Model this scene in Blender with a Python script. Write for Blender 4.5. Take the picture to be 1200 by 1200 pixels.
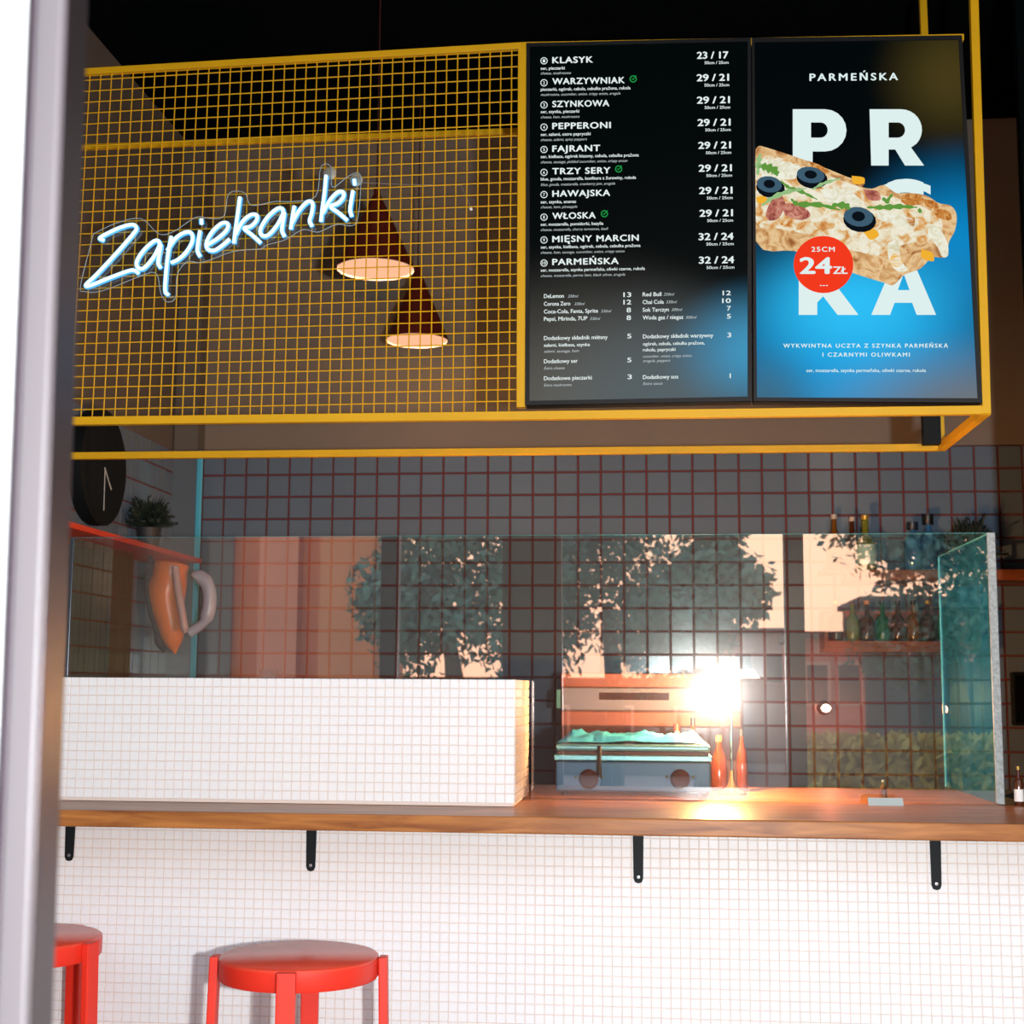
import bpy, bmesh, math, random
from mathutils import Vector, Matrix, noise
from mathutils.geometry import tessellate_polygon
random.seed(7)
for o in list(bpy.data.objects): bpy.data.objects.remove(o, do_unlink=True)
SC = bpy.context.scene
COL = SC.collection
PI = math.pi

# ------------------------------------------------------------------ camera, world, key light, exposure
F = 1657.76; YAW = -0.1021; PITCH = 0.1236; ROLL = 0.0059; EYE = Vector((0, 0, 1.42))
fwd = Vector((math.sin(YAW)*math.cos(PITCH), math.cos(YAW)*math.cos(PITCH), math.sin(PITCH)))
rt0 = Vector((math.cos(YAW), -math.sin(YAW), 0)); up0 = rt0.cross(fwd)
RT = rt0*math.cos(ROLL) + up0*math.sin(ROLL); UP = -rt0*math.sin(ROLL) + up0*math.cos(ROLL)
cam = bpy.data.cameras.new('camera'); co = bpy.data.objects.new('camera', cam); COL.objects.link(co)
M4 = Matrix((RT, UP, -fwd)).transposed().to_4x4(); M4.translation = EYE; co.matrix_world = M4
cam.sensor_width = 36; cam.lens = F/1200*36; cam.clip_start = 0.02; cam.clip_end = 200
cam.dof.use_dof = True; cam.dof.focus_distance = 3.9; cam.dof.aperture_fstop = 6.3
SC.camera = co
SC.view_settings.view_transform = 'Standard'; SC.view_settings.look = 'None'
SC.view_settings.gamma = 1.0; SC.view_settings.use_curve_mapping = False
SC.view_settings.exposure = 0.0

def U(px, py, Y):
    """point of the vertical plane at depth Y that the photograph shows at pixel px, py"""
    d = fwd + RT*((px-600)/F) - UP*((py-600)/F)
    return EYE + d*(Y/d.y)
def UX(px, py, X):
    d = fwd + RT*((px-600)/F) - UP*((py-600)/F)
    return EYE + d*(X/d.x)
def UZ(px, py, z):
    d = fwd + RT*((px-600)/F) - UP*((py-600)/F)
    return EYE + d*((z-EYE.z)/d.z)

W = bpy.data.worlds.new('dusk_sky'); SC.world = W; W.use_nodes = True
nt = W.node_tree; nt.nodes.clear()
wo = nt.nodes.new('ShaderNodeOutputWorld'); bg = nt.nodes.new('ShaderNodeBackground')
tc = nt.nodes.new('ShaderNodeTexCoord'); sx = nt.nodes.new('ShaderNodeSeparateXYZ'); cr = nt.nodes.new('ShaderNodeValToRGB')
nt.links.new(tc.outputs['Generated'], sx.inputs[0]); nt.links.new(sx.outputs['Z'], cr.inputs[0])
cr.color_ramp.elements[0].position = 0.0; cr.color_ramp.elements[0].color = (1.0, .60, .42, 1)
cr.color_ramp.elements[1].position = .55; cr.color_ramp.elements[1].color = (.42, .48, .60, 1)
e = cr.color_ramp.elements.new(.14); e.color = (1.0, .72, .52, 1)
e = cr.color_ramp.elements.new(.32); e.color = (.66, .80, 1.0, 1)
nt.links.new(cr.outputs[0], bg.inputs[0]); bg.inputs[1].default_value = 4.0
nt.links.new(bg.outputs[0], wo.inputs[0])

def area(name, loc, target, sx_, sy_, power, color=(1, 1, 1)):
    l = bpy.data.lights.new(name, 'AREA'); l.shape = 'RECTANGLE'; l.size = sx_; l.size_y = sy_; l.energy = power; l.color = color
    o = bpy.data.objects.new(name, l); COL.objects.link(o); o.location = loc
    o.rotation_euler = (Vector(target)-Vector(loc)).to_track_quat('-Z', 'Y').to_euler(); return o
# the photographer's flash, held just right of the camera
area('flash', (0.33, -.05, 1.40), (-.05, 3.8, 1.40), .07, .05, 124, (.93, .97, 1.0))

# ------------------------------------------------------------------ materials
MATS = {}
def mat(name, col, rough=.5, metal=0., emis=None, es=0., noise_=0., nscale=20., bump=0., spec=.5, trans=0., coat=0., alpha=1.):
    if name in MATS: return MATS[name]
    m = bpy.data.materials.new(name); m.use_nodes = True; n = m.node_tree; b = n.nodes['Principled BSDF']
    b.inputs['Base Color'].default_value = (*col, 1); b.inputs['Roughness'].default_value = rough
    b.inputs['Metallic'].default_value = metal; b.inputs['Specular IOR Level'].default_value = spec
    b.inputs['Transmission Weight'].default_value = trans; b.inputs['Coat Weight'].default_value = coat
    b.inputs['Alpha'].default_value = alpha
    if emis: b.inputs['Emission Color'].default_value = (*emis, 1); b.inputs['Emission Strength'].default_value = es
    if noise_ or bump:
        g = n.nodes.new('ShaderNodeNewGeometry'); t = n.nodes.new('ShaderNodeTexNoise'); t.inputs['Scale'].default_value = nscale
        t.inputs['Detail'].default_value = 4; n.links.new(g.outputs['Position'], t.inputs['Vector'])
        if noise_:
            mx = n.nodes.new('ShaderNodeMix'); mx.data_type = 'RGBA'
            mx.inputs['A'].default_value = (*[c*(1-noise_) for c in col], 1); mx.inputs['B'].default_value = (*[min(1, c*(1+noise_)) for c in col], 1)
            n.links.new(t.outputs[0], mx.inputs['Factor']); n.links.new(mx.outputs['Result'], b.inputs['Base Color'])
        if bump:
            bp = n.nodes.new('ShaderNodeBump'); bp.inputs['Strength'].default_value = bump; bp.inputs['Distance'].default_value = .01
            n.links.new(t.outputs[0], bp.inputs['Height']); n.links.new(bp.outputs[0], b.inputs['Normal'])
    MATS[name] = m; return m
def emat(name, col, s=1.):
    if name in MATS: return MATS[name]
    m = bpy.data.materials.new(name); m.use_nodes = True; n = m.node_tree; n.nodes.clear()
    o = n.nodes.new('ShaderNodeOutputMaterial'); e = n.nodes.new('ShaderNodeEmission'); e.inputs[0].default_value = (*col, 1); e.inputs[1].default_value = s
    n.links.new(e.outputs[0], o.inputs[0]); MATS[name] = m; return m
def wood(name, dark, light, scale=(1.5, 14, 14), rough=.35):
    if name in MATS: return MATS[name]
    m = bpy.data.materials.new(name); m.use_nodes = True; n = m.node_tree; b = n.nodes['Principled BSDF']
    g = n.nodes.new('ShaderNodeTexCoord'); mp = n.nodes.new('ShaderNodeMapping'); mp.inputs['Scale'].default_value = scale
    t = n.nodes.new('ShaderNodeTexNoise'); t.inputs['Scale'].default_value = 3; t.inputs['Detail'].default_value = 6; t.inputs['Distortion'].default_value = .6
    r = n.nodes.new('ShaderNodeValToRGB'); r.color_ramp.elements[0].position = .3; r.color_ramp.elements[1].position = .72
    r.color_ramp.elements[0].color = (*dark, 1); r.color_ramp.elements[1].color = (*light, 1)
    n.links.new(g.outputs['Object'], mp.inputs[0]); n.links.new(mp.outputs[0], t.inputs['Vector']); n.links.new(t.outputs[0], r.inputs[0])
    n.links.new(r.outputs[0], b.inputs['Base Color']); b.inputs['Roughness'].default_value = rough; b.inputs['Specular IOR Level'].default_value = .3
    MATS[name] = m; return m
def glass(name, tint, refl, rough=0.0, rtint=(1, 1, 1), halo=0., graze=.6, sheen=None):
    """thin clear pane: lets light straight through, mirrors more the flatter one looks at it"""
    if name in MATS: return MATS[name]
    m = bpy.data.materials.new(name); m.use_nodes = True; n = m.node_tree; n.nodes.clear()
    o = n.nodes.new('ShaderNodeOutputMaterial'); tr = n.nodes.new('ShaderNodeBsdfTransparent'); gl = n.nodes.new('ShaderNodeBsdfGlossy')
    mx = n.nodes.new('ShaderNodeMixShader'); lw = n.nodes.new('ShaderNodeLayerWeight'); lw.inputs[0].default_value = .25
    mr = n.nodes.new('ShaderNodeMapRange'); mr.inputs['To Min'].default_value = refl; mr.inputs['To Max'].default_value = min(.9, refl+graze)
    n.links.new(lw.outputs['Fresnel'], mr.inputs['Value']); n.links.new(mr.outputs[0], mx.inputs[0])
    tr.inputs[0].default_value = (*tint, 1); gl.inputs['Roughness'].default_value = rough; gl.inputs[0].default_value = (*rtint, 1)
    n.links.new(tr.outputs[0], mx.inputs[1]); n.links.new(gl.outputs[0], mx.inputs[2]); n.links.new(mx.outputs[0], o.inputs[0])
    if sheen:                                         # scattering colour standing in for the pane's reflected glow
        g2 = n.nodes.new('ShaderNodeBsdfDiffuse'); g2.inputs[0].default_value = (*sheen, 1)
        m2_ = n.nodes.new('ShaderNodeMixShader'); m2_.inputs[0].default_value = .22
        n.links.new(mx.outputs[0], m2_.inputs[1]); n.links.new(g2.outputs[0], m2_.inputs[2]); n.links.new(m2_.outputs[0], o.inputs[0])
    if halo:                                       # weak, wide second lobe, added for a glare halo round the flash
        g2 = n.nodes.new('ShaderNodeBsdfGlossy'); g2.inputs['Roughness'].default_value = .13; g2.inputs[0].default_value = (1, .80, .68, 1)
        m2_ = n.nodes.new('ShaderNodeMixShader'); m2_.inputs[0].default_value = halo
        n.links.new(mx.outputs[0], m2_.inputs[1]); n.links.new(g2.outputs[0], m2_.inputs[2]); n.links.new(m2_.outputs[0], o.inputs[0])
    MATS[name] = m; return m

YEL = mat('yellow_powder_coat', (.66, .36, .004), .5, spec=.3, noise_=.10, nscale=8)
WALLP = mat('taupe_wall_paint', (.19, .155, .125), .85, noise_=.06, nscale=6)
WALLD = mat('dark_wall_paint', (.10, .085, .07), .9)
CEIL = mat('black_ceiling', (.0025, .004, .004), 1., spec=0.)
TILE = mat('grey_glazed_tile', (.115, .16, .215), .16, noise_=.08, nscale=3)
TILEF = mat('shaded_glazed_tile', (.10, .13, .16), .2, noise_=.1, nscale=3)
REDG = mat('red_grout', (.125, .018, .018), .8)
MOS = mat('white_mosaic_glaze', (.80, .79, .78), .22, noise_=.03, nscale=60)
MOSS = mat('grey_mosaic_glaze', (.62, .60, .58), .18, noise_=.04, nscale=60)
GROUT = mat('sand_grout', (.68, .56, .49), .9)
BLK = mat('black_metal', (.006, .009, .010), .6, spec=.2)
BLKM = mat('black_plastic', (.005, .007, .008), .6, spec=.15)
RED = mat('red_lacquer', (.76, .030, .012), .45, noise_=.04, nscale=30)
REDTOP = mat('red_lacquer_seat', (.72, .060, .030), .26, noise_=.05, nscale=30)
ALU = mat('brushed_dark_aluminium', (.10, .08, .085), .30, metal=.9)
ALUW = mat('white_painted_metal', (.40, .40, .41), .5)
ALUG = mat('pinkish_grey_metal', (.105, .093, .098), .5)
STEEL = mat('stainless_steel', (.50, .52, .54), .28, metal=.9, noise_=.08, nscale=15)
WOOD = wood('oiled_acacia', (.17, .048, .012), (.46, .18, .045))
WOODS = wood('red_brown_shelf_wood', (.13, .030, .010), (.30, .085, .022), rough=.5)

# ------------------------------------------------------------------ helpers
def tag(o, label=None, cat=None, group=None, kind=None):
    if label: o['label'] = label
    if cat: o['category'] = cat
    if group: o['group'] = group
    if kind: o['kind'] = kind
    return o
def empty(name, loc, label=None, cat=None, group=None, rz=0):
    o = bpy.data.objects.new(name, None); COL.objects.link(o); o.location = loc; o.rotation_euler = (0, 0, rz); o.empty_display_size = .05
    return tag(o, label, cat, group)
def link(name, me, m, parent=None, smooth=False):
    if m is not None:
        if not me.materials: me.materials.append(m)
    if smooth:
        for p in me.polygons: p.use_smooth = True
    o = bpy.data.objects.new(name, me); COL.objects.link(o)
    if parent is not None:
        o.parent = parent; o.matrix_parent_inverse = Matrix.LocRotScale(parent.location, parent.rotation_euler, None).inverted() if parent.type == 'EMPTY' else Matrix()
    return o
class MB:
    def __init__(s): s.v = []; s.f = []
    def quad(s, a, b, c, d):
        i = len(s.v); s.v += [tuple(a), tuple(b), tuple(c), tuple(d)]; s.f.append((i, i+1, i+2, i+3)); return s
    def box(s, lo, hi, top=1.0):
        i = len(s.v); x0, y0, z0 = lo; x1, y1, z1 = hi
        s.v += [(x0, y0, z0), (x1, y0, z0), (x1, y1, z0), (x0, y1, z0), (x0, y0, z1), (x1, y0, z1), (x1, y1, z1), (x0, y1, z1)]
        s.f += [tuple(i+k for k in q) for q in ((0, 3, 2, 1), (4, 5, 6, 7), (0, 1, 5, 4), (1, 2, 6, 5), (2, 3, 7, 6), (3, 0, 4, 7))]; return s
    def bar(s, a, b, w, d=None, ref=Vector((0, 1, 0))):
        """square tube between two points, w across the view, d in depth"""
        a = Vector(a); b = Vector(b); d = d or w; ax = (b-a).normalized()
        if abs(ax.dot(ref)) > .9: ref = Vector((0, 0, 1))
        n1 = ax.cross(ref).normalized()*w/2; n2 = n1.cross(ax).normalized()*d/2; i = len(s.v)
        for p in (a, b):
            for q in (n1+n2, n1-n2, -n1-n2, -n1+n2): s.v.append(tuple(p+q))
        s.f += [tuple(i+k for k in q) for q in ((0, 1, 2, 3), (7, 6, 5, 4), (0, 4, 5, 1), (1, 5, 6, 2), (2, 6, 7, 3), (3, 7, 4, 0))]; return s
    def tube(s, pts, r, n=8, caps=True):
        pts = [Vector(p) for p in pts]; rs = r if isinstance(r, (list, tuple)) else [r]*len(pts); i0 = len(s.v); nrm = None
        for k, p in enumerate(pts):
            t = (pts[min(k+1, len(pts)-1)]-pts[max(k-1, 0)]).normalized()
            if nrm is None:
                nrm = t.cross(Vector((0, 0, 1)) if abs(t.z) < .9 else Vector((1, 0, 0))).normalized()
            nrm = (nrm - t*nrm.dot(t)).normalized(); bn = t.cross(nrm)
            for j in range(n):
                a = 2*PI*j/n; s.v.append(tuple(p + (nrm*math.cos(a)+bn*math.sin(a))*rs[k]))
        for k in range(len(pts)-1):
            for j in range(n):
                a = i0+k*n+j; b = i0+k*n+(j+1) % n; s.f.append((a, b, b+n, a+n))
        if caps:
            s.f.append(tuple(i0+j for j in range(n))[::-1]); s.f.append(tuple(i0+(len(pts)-1)*n+j for j in range(n)))
        return s
    def lathe(s, prof, c=(0, 0, 0), n=24, axis='z'):
        """profile of (radius, height) pairs turned round an axis through c"""
        i0 = len(s.v)
        for r, h in prof:
            for j in range(n):
                a = 2*PI*j/n; x = r*math.cos(a); y = r*math.sin(a)
                p = (x, y, h) if axis == 'z' else ((h, x, y) if axis == 'x' else (x, h, y))
                s.v.append((p[0]+c[0], p[1]+c[1], p[2]+c[2]))
        for k in range(len(prof)-1):
            for j in range(n):
                a = i0+k*n+j; b = i0+k*n+(j+1) % n; q = (a, b, b+n, a+n); s.f.append(q if axis != 'y' else q[::-1])
        for k, rev in ((0, True), (len(prof)-1, False)):
            if prof[k][0] > 1e-6:
                q = tuple(i0+k*n+j for j in range(n)); s.f.append(q[::-1] if rev else q)
        return s
    def poly(s, pts3):
        i = len(s.v); s.v += [tuple(p) for p in pts3]
        for t in tessellate_polygon([[Vector(p) for p in pts3]]): s.f.append(tuple(i+k for k in t))
        return s
    def prism(s, pts, d):
        """outline pts (3-D, planar) extruded along vector d"""
        n = len(pts); i = len(s.v); d = Vector(d); s.v += [tuple(Vector(p)) for p in pts]+[tuple(Vector(p)+d) for p in pts]
        for t in tessellate_polygon([[Vector(p) for p in pts]]):
            s.f.append(tuple(i+k for k in t)); s.f.append(tuple(i+n+k for k in t[::-1]))
        for k in range(n): s.f.append((i+k, i+(k+1) % n, i+n+(k+1) % n, i+n+k))
        return s
    def mesh(s, name):
        me = bpy.data.meshes.new(name); me.from_pydata(s.v, [], s.f); me.validate(); me.update()
        return me
    def build(s, name, m, parent=None, smooth=False, bevel=0., fix=True, seg=2):
        me = s.mesh(name)
        if fix or bevel:
            bm = bmesh.new(); bm.from_mesh(me)
            if fix: bmesh.ops.recalc_face_normals(bm, faces=bm.faces)
            if bevel:
                es = [e for e in bm.edges if len(e.link_faces) == 2 and e.calc_face_angle(0) > .6]
                bmesh.ops.bevel(bm, geom=es, offset=bevel, segments=seg, affect='EDGES', profile=.5)
            bm.to_mesh(me); bm.free()
        o = link(name, me, m, parent, smooth)
        if smooth:
            try: me.set_sharp_from_angle(angle=.7)
            except Exception: pass
        return o
def spline(pts, k=6):
    """Catmull-Rom through points"""
    P = [Vector(p) for p in pts]; P = [2*P[0]-P[1]]+P+[2*P[-1]-P[-2]]; out = []
    for i in range(1, len(P)-2):
        for j in range(k):
            t = j/k; a, b, c, d = P[i-1:i+3]
            out.append(.5*((2*b)+(c-a)*t+(2*a-5*b+4*c-d)*t*t+(3*b-3*c+d-a)*t**3))
    out.append(P[-2]); return out

# ------------------------------------------------------------------ the setting
YC, YB, YG, YF = 3.80, 6.175, 4.09, 3.52          # counter front, back wall, glass screen, worktop front edge
ZT = U(560, 945, YC).z                             # top of the worktop
XL = U(208, 600, YB).x; XR = 3.0
ZC = U(600, 163, YB).z + .02                       # ceiling
YD = 1.04                                          # plane of the shop front
def struct(name, mb, m, **k): o = mb.build(name, m, **k); o['kind'] = 'structure'; return o
struct('floor', MB().box((XL-.1, YD, -.1), (XR, YB+.1, 0)), mat('grey_floor', (.16, .155, .15), .5, noise_=.2, nscale=4))
struct('ceiling', MB().box((XL-.1, YD, ZC), (XR, YB+.1, ZC+.1)), CEIL)
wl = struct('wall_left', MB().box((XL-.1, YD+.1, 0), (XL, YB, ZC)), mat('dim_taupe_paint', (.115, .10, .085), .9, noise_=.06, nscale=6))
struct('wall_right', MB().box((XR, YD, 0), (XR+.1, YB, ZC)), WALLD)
zt_top = U(1000, 523.8, YB).z                      # top of the tiled zone
wb = struct('wall_back', MB().box((XL-.1, YB, 0), (XR+.1, YB+.1, ZC)), WALLP)
# red grout bed and 10 cm tiles of the back wall
g0 = MB().box((XL+.001, YB-.006, 0), (XR-.001, YB+.001, zt_top)).build('grout', REDG, wb)
tp = .1; PX0 = U(704.2, 605, YB).x
def tile_mesh(name, w, h, t, bev):
    a, b = w/2, h/2; m = MB(); i = 0
    m.v = [(-a, 0, -b), (a, 0, -b), (a, 0, b), (-a, 0, b), (-a+bev, -t, -b+bev), (a-bev, -t, -b+bev), (a-bev, -t, b-bev), (-a+bev, -t, b-bev)]
    m.f = [(4, 5, 6, 7), (0, 1, 5, 4), (1, 2, 6, 5), (2, 3, 7, 6), (3, 0, 4, 7)]
    return m
tme = tile_mesh('tile', .0935, .0935, .006, .0025).mesh('tile'); tme.materials.append(TILE)
tbase = tile_mesh('t', .0935, .0935, .006, .0025)
field = MB(); cnt = 0
nc0 = int(math.floor((XL-PX0)/tp))+1; nc1 = int((U(1200, 600, YB).x-PX0)/tp)+2
ZR0 = zt_top
for r in range(22):
    for c in range(nc0, nc1):
        x = PX0+(c+.5)*tp; z = ZR0-(r+.5)*tp
        if x-.05 < XL+.05: continue
        px_in = x > U(228, 600, YB).x and x < U(1215, 600, YB).x
        rx = random.gauss(0, .006); rz = random.gauss(0, .006)
        if px_in and r < 8 and cnt < 300:
            o = bpy.data.objects.new('tile', tme); COL.objects.link(o); o.parent = wb
            o.location = (x, YB-.006, z); o.rotation_euler = (rx, 0, rz); cnt += 1
        else:
            i = len(field.v); R = Matrix.Rotation(rz, 3, 'Z') @ Matrix.Rotation(rx, 3, 'X')
            for v in tbase.v:
                q = R @ Vector(v); field.v.append((q.x+x, q.y+YB-.006, q.z+z))
            field.f += [tuple(i+k for k in f) for f in tbase.f]
o = field.build('tile_field', TILE, wb, fix=False); o['kind'] = 'stuff'
# left wall: the same tiles, only on its lower part
MB().box((XL-.001, 2.5, 0), (XL+.006, YB-.006, zt_top)).build('grout', REDG, wl)
tl = MB(); ztl = zt_top
nleft = 0
lme = MB(); lme.v = [(-v[1], v[0], v[2]) for v in tile_mesh('t', .0935, .0935, .004, .0004).v]; lme.f = tbase.f; lmesh = lme.mesh('tile'); lmesh.materials.append(TILE)
for r in range(16):
    for c in range(34):
        y = YB-.006-(c+.5)*tp; z = ztl-(r+.5)*tp
        if r < 8 and y > 4.9:
            o = bpy.data.objects.new('tile', lmesh); COL.objects.link(o); o.parent = wl; o.location = (XL+.006, y, z)
        else:
            i = len(tl.v)
            for v in lme.v: tl.v.append((v[0]+XL+.006, v[1]+y, v[2]+z))
            tl.f += [tuple(i+k for k in f) for f in tbase.f]
o = tl.build('tile_field', TILE, wl, fix=False); o['kind'] = 'stuff'
# narrow added pilaster, corner shade put into its colours, with a pale metal edge trim
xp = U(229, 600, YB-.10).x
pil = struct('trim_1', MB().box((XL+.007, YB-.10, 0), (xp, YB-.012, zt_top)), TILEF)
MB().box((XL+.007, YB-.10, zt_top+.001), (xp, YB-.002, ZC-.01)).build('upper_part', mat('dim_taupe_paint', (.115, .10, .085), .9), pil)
struct('trim_2', MB().box((xp, YB-.104, 0), (xp+.026, YB-.090, zt_top), ), mat('pale_blue_metal_trim', (.07, .42, .60), .4), bevel=.004)

# shop front: jamb beside the camera, further mullions, head rail
jx = U(85, 600, YD+.035).x
j0 = UX(84, 600, U(58, 600, YD).x)
JX = U(52, 400, YD).x
jb = empty('trim_3', (JX-.13, YD, 0)); jb['kind'] = 'structure'
yb2 = UX(84, 400, JX).y
MB().box((JX-.30, YD+.010, 0), (JX, yb2, ZC-.02)).build('frame_post', ALU, jb, bevel=.0015)
MB().box((U(19, 400, YD).x, YD, 0), (JX-.0005, YD+.012, ZC-.02)).build('cover_strip', ALUG, jb, bevel=.0025)
MB().box((U(14, 400, YD).x, YD+.004, 0), (U(18.5, 400, YD).x, YD+.012, ZC-.02)).build('rubber_seal', mat('mauve_rubber', (.12, .09, .11), .6), jb)
MB().box((JX-.30, YD-.012, 0), (U(9, 400, YD-.012).x, YD-.007, ZC-.02)).build('cover_strip', ALUW, jb, bevel=.002)
jb.rotation_euler.y = -.010; jb.location.x += .0216
MULL = mat('dark_shop_front_metal', (.035, .045, .055), .4, metal=.4)
def virt(px, py, Yo):
    p = U(px, py, 2*YG-Yo); return Vector((p.x, Yo, p.z))
for k, (a, b) in enumerate(((445, 466), (921, 944))):
    xa = virt(a, 800, YD+.05).x; xb = virt(b, 800, YD+.05).x
    struct('trim_%d' % (4+k), MB().box((xa, YD, 0), (xb, YD+.07, 3.35)), MULL, bevel=.003)
struct('trim_6', MB().box((XL, YD, 3.35), (XR, YD+.08, ZC-.02)), MULL)

# ------------------------------------------------------------------ tiled bar counter
XCR = 2.3
ctr = MB().box((XL+.02, YC+.0, 0), (XCR, YC+.12, ZT-.045)).build('bar_counter', GROUT)
tag(ctr, 'long bar counter front clad in small white square mosaic under the wooden worktop', 'counter')
mp_ = .0252; ms = .0234
mb0 = tile_mesh('m', ms, ms, .0022, .0009)
mme = mb0.mesh('mosaic_tile'); mme.materials.append(MOS)
def mosaic(parent, x0, x1, ztop, zbot, Y, px, pz, off=Vector((0, 0, 0)), up=False):
    cells = []
    c0 = math.floor((x0-px)/mp_); c1 = math.ceil((x1-px)/mp_)
    r0 = math.floor((zbot-pz)/mp_); r1 = math.ceil((ztop-pz)/mp_)
    for c in range(c0, c1):
        for r in range(r0, r1):
            x = px+(c+.5)*mp_; z = pz+(r+.5)*mp_
            if x-ms/2 < x0-.002 or x+ms/2 > x1+.002 or z-ms/2 < zbot-.012 or z+ms/2 > ztop+.002: continue
            cells.append((x, z))
    def seen(p):
        d = Vector((p[0], Y, p[1]))-EYE; dd = d.dot(fwd); sx_ = 600+F*d.dot(RT)/dd; sy_ = 600-F*d.dot(UP)/dd
        return 72 < sx_ < 1200 and sy_ < 1200, dd
    vis = sorted([(seen(p)[1], p) for p in cells if seen(p)[0]])
    top300 = set(p for _, p in vis[:300]); rest = MB()
    for (x, z) in cells:
        if (x, z) in top300:
            o = bpy.data.objects.new('mosaic_tile', mme); COL.objects.link(o); o.parent = parent; o.location = (x, Y, z)
            o.rotation_euler = (random.gauss(0, .01), 0, random.gauss(0, .01))
        else:
            i = len(rest.v); a = random.gauss(0, .01); b = random.gauss(0, .01)
            for v in mb0.v: rest.v.append((v[0]+x, Y+v[1]+a*v[2]+b*v[0], v[2]+z))
            rest.f += [tuple(i+k for k in f) for f in mb0.f]
    o = rest.build('mosaic_field', MOS, parent, fix=False); o['kind'] = 'stuff'
q = U(808.1, 1040, YC); q2 = U(808, 1006.3, YC)
mosaic(ctr, XL+.02, 1.85, ZT-.047, .25, YC, q.x, q2.z)

# unseen panel added right of the bar to shade the back wall
struct('trim_7', MB().box((1.10, 4.22, ZT+.001), (2.2, 4.26, ZC-.005)), CEIL)

# worktop: one long board with brackets below
wt = MB().box((XL+.02, YF, ZT-.042), (XCR, YG+.62, ZT)).build('worktop', WOOD, bevel=.004)
tag(wt, 'long oiled wooden bar worktop running the whole width on black brackets', 'worktop')
for (px, yb_) in ((82, 1009), (365, 1021), (748, 1035), (1096, 1043)):
    x = U(px, 1000, YC).x; zb = U(px, yb_, YC).z; z1 = ZT-.044
    w = .0125
    prof = [(-w, zb+.012), (-w*.7, zb+.003), (0, zb), (w*.7, zb+.003), (w, zb+.012), (w*1.15, z1), (-w*1.15, z1)]
    m = MB().prism([(x+a, YC-.0065, b) for a, b in prof], (0, .004, 0))
    m.box((x-w*1.1, YF+.03, z1-.0005), (x+w*1.1, YC-.003, z1+.0015))
    b = m.build('bracket', BLK, ctr, bevel=.0012)
    MB().lathe([(.0045, 0), (.004, -.002), (0, -.0025)], (x, YC-.0065, zb+.016), 10, 'y').build('screw', STEEL, b)

# raised tiled block on the left half of the worktop
XBR = U(603, 870, YC).x; ZBT = U(603, 796, YC).z; YBB = YC+.405
blk = MB().box((XL+.02, YC, ZT+.001), (XBR-.002, YBB, ZBT-.002)).build('tiled_block', GROUT)
tag(blk, 'low raised upstand clad in white square mosaic, standing on the left half of the worktop', 'ledge')
mosaic(blk, XL+.02, XBR+.0005, ZBT, ZT+.001, YC, XBR, ZBT)
nr = int((ZBT-ZT)/mp_)
for r in range(nr+1):
    for c in range(2):
        z1 = ZBT-r*mp_-.0012; z0 = max(ZT+.002, z1-ms); y0 = YC+.002+c*.202; y1 = y0+.199
        if z1-z0 < .006: continue
        MB().box((XBR-.002, y0, z0), (XBR+.0022, y1, z1)).build('side_tile', MOSS, blk, bevel=.0008, seg=1)

# ------------------------------------------------------------------ glass screen on the counter
GX0 = U(80, 700, YG).x; GX1 = U(1168, 800, YG).x; GZ = U(620, 627, YG).z
PANE = glass('clear_pane', (.90, .97, .96), .27, rtint=(1.0, .92, .86), halo=.008)
PANES = glass('teal_glow_pane', (.10, .42, .70), .05, rtint=(.4, .8, 1), graze=.12, sheen=(.01, .26, .62))  # teal reflection and edge glow put into tint and diffuse colour
EDGE = mat('polished_glass_edge', (.16, .70, .85), .12, trans=.3, emis=None)
gs = empty('glass_screen', ((GX0+GX1)/2, YG, ZT), 'long clear glass sneeze screen standing on the worktop and the tiled block', 'screen')
th = .008
MB().quad((XBR+.02, YG, ZT+.002), (GX1, YG, ZT+.002), (GX1, YG, GZ), (XBR+.02, YG, GZ)).quad((GX0, YG, ZBT+.002), (XBR+.02, YG, ZBT+.002), (XBR+.02, YG, GZ), (GX0, YG, GZ)).build('front_pane', PANE, gs, fix=False)
MB().box((GX0, YG, GZ-.0012), (GX1, YG+th, GZ)).build('pane_edge', EDGE, gs)
YS = YG*1.178
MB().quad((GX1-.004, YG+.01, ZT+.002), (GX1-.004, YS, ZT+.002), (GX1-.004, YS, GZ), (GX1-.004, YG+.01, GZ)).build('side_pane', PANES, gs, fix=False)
MB().box((GX1-.009, YS-.003, ZT+.002), (GX1-.001, YS, GZ)).build('pane_edge', EDGE, gs)
MB().box((GX1-.009, YG+.012, GZ-.004), (GX1-.001, YS-.004, GZ)).build('pane_edge', EDGE, gs)
MB().box((GX1-.013, YG-.004, ZT+.002), (GX1+.010, YG+.006, GZ+.001)).build('corner_profile', mat('frosted_edge', (.30, .34, .34), .25, metal=.2, noise_=.6, nscale=120), gs, bevel=.002)
YSL = YG*1.125
MB().quad((GX0+.004, YG+.01, ZBT+.002), (GX0+.004, YSL, ZBT+.002), (GX0+.004, YSL, GZ), (GX0+.004, YG+.01, GZ)).build('side_pane', glass('amber_tinged_pane', (.30, .27, .10), .05, rtint=(.9, .9, .6), graze=.12, sheen=(.10, .10, .03)), gs, fix=False)
MB().box((GX0-.003, YG-.002, ZBT+.002), (GX0+.010, YG+.008, GZ)).build('corner_profile', mat('dark_edge', (.03, .045, .06), .2, metal=.3), gs, bevel=.002)

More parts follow.
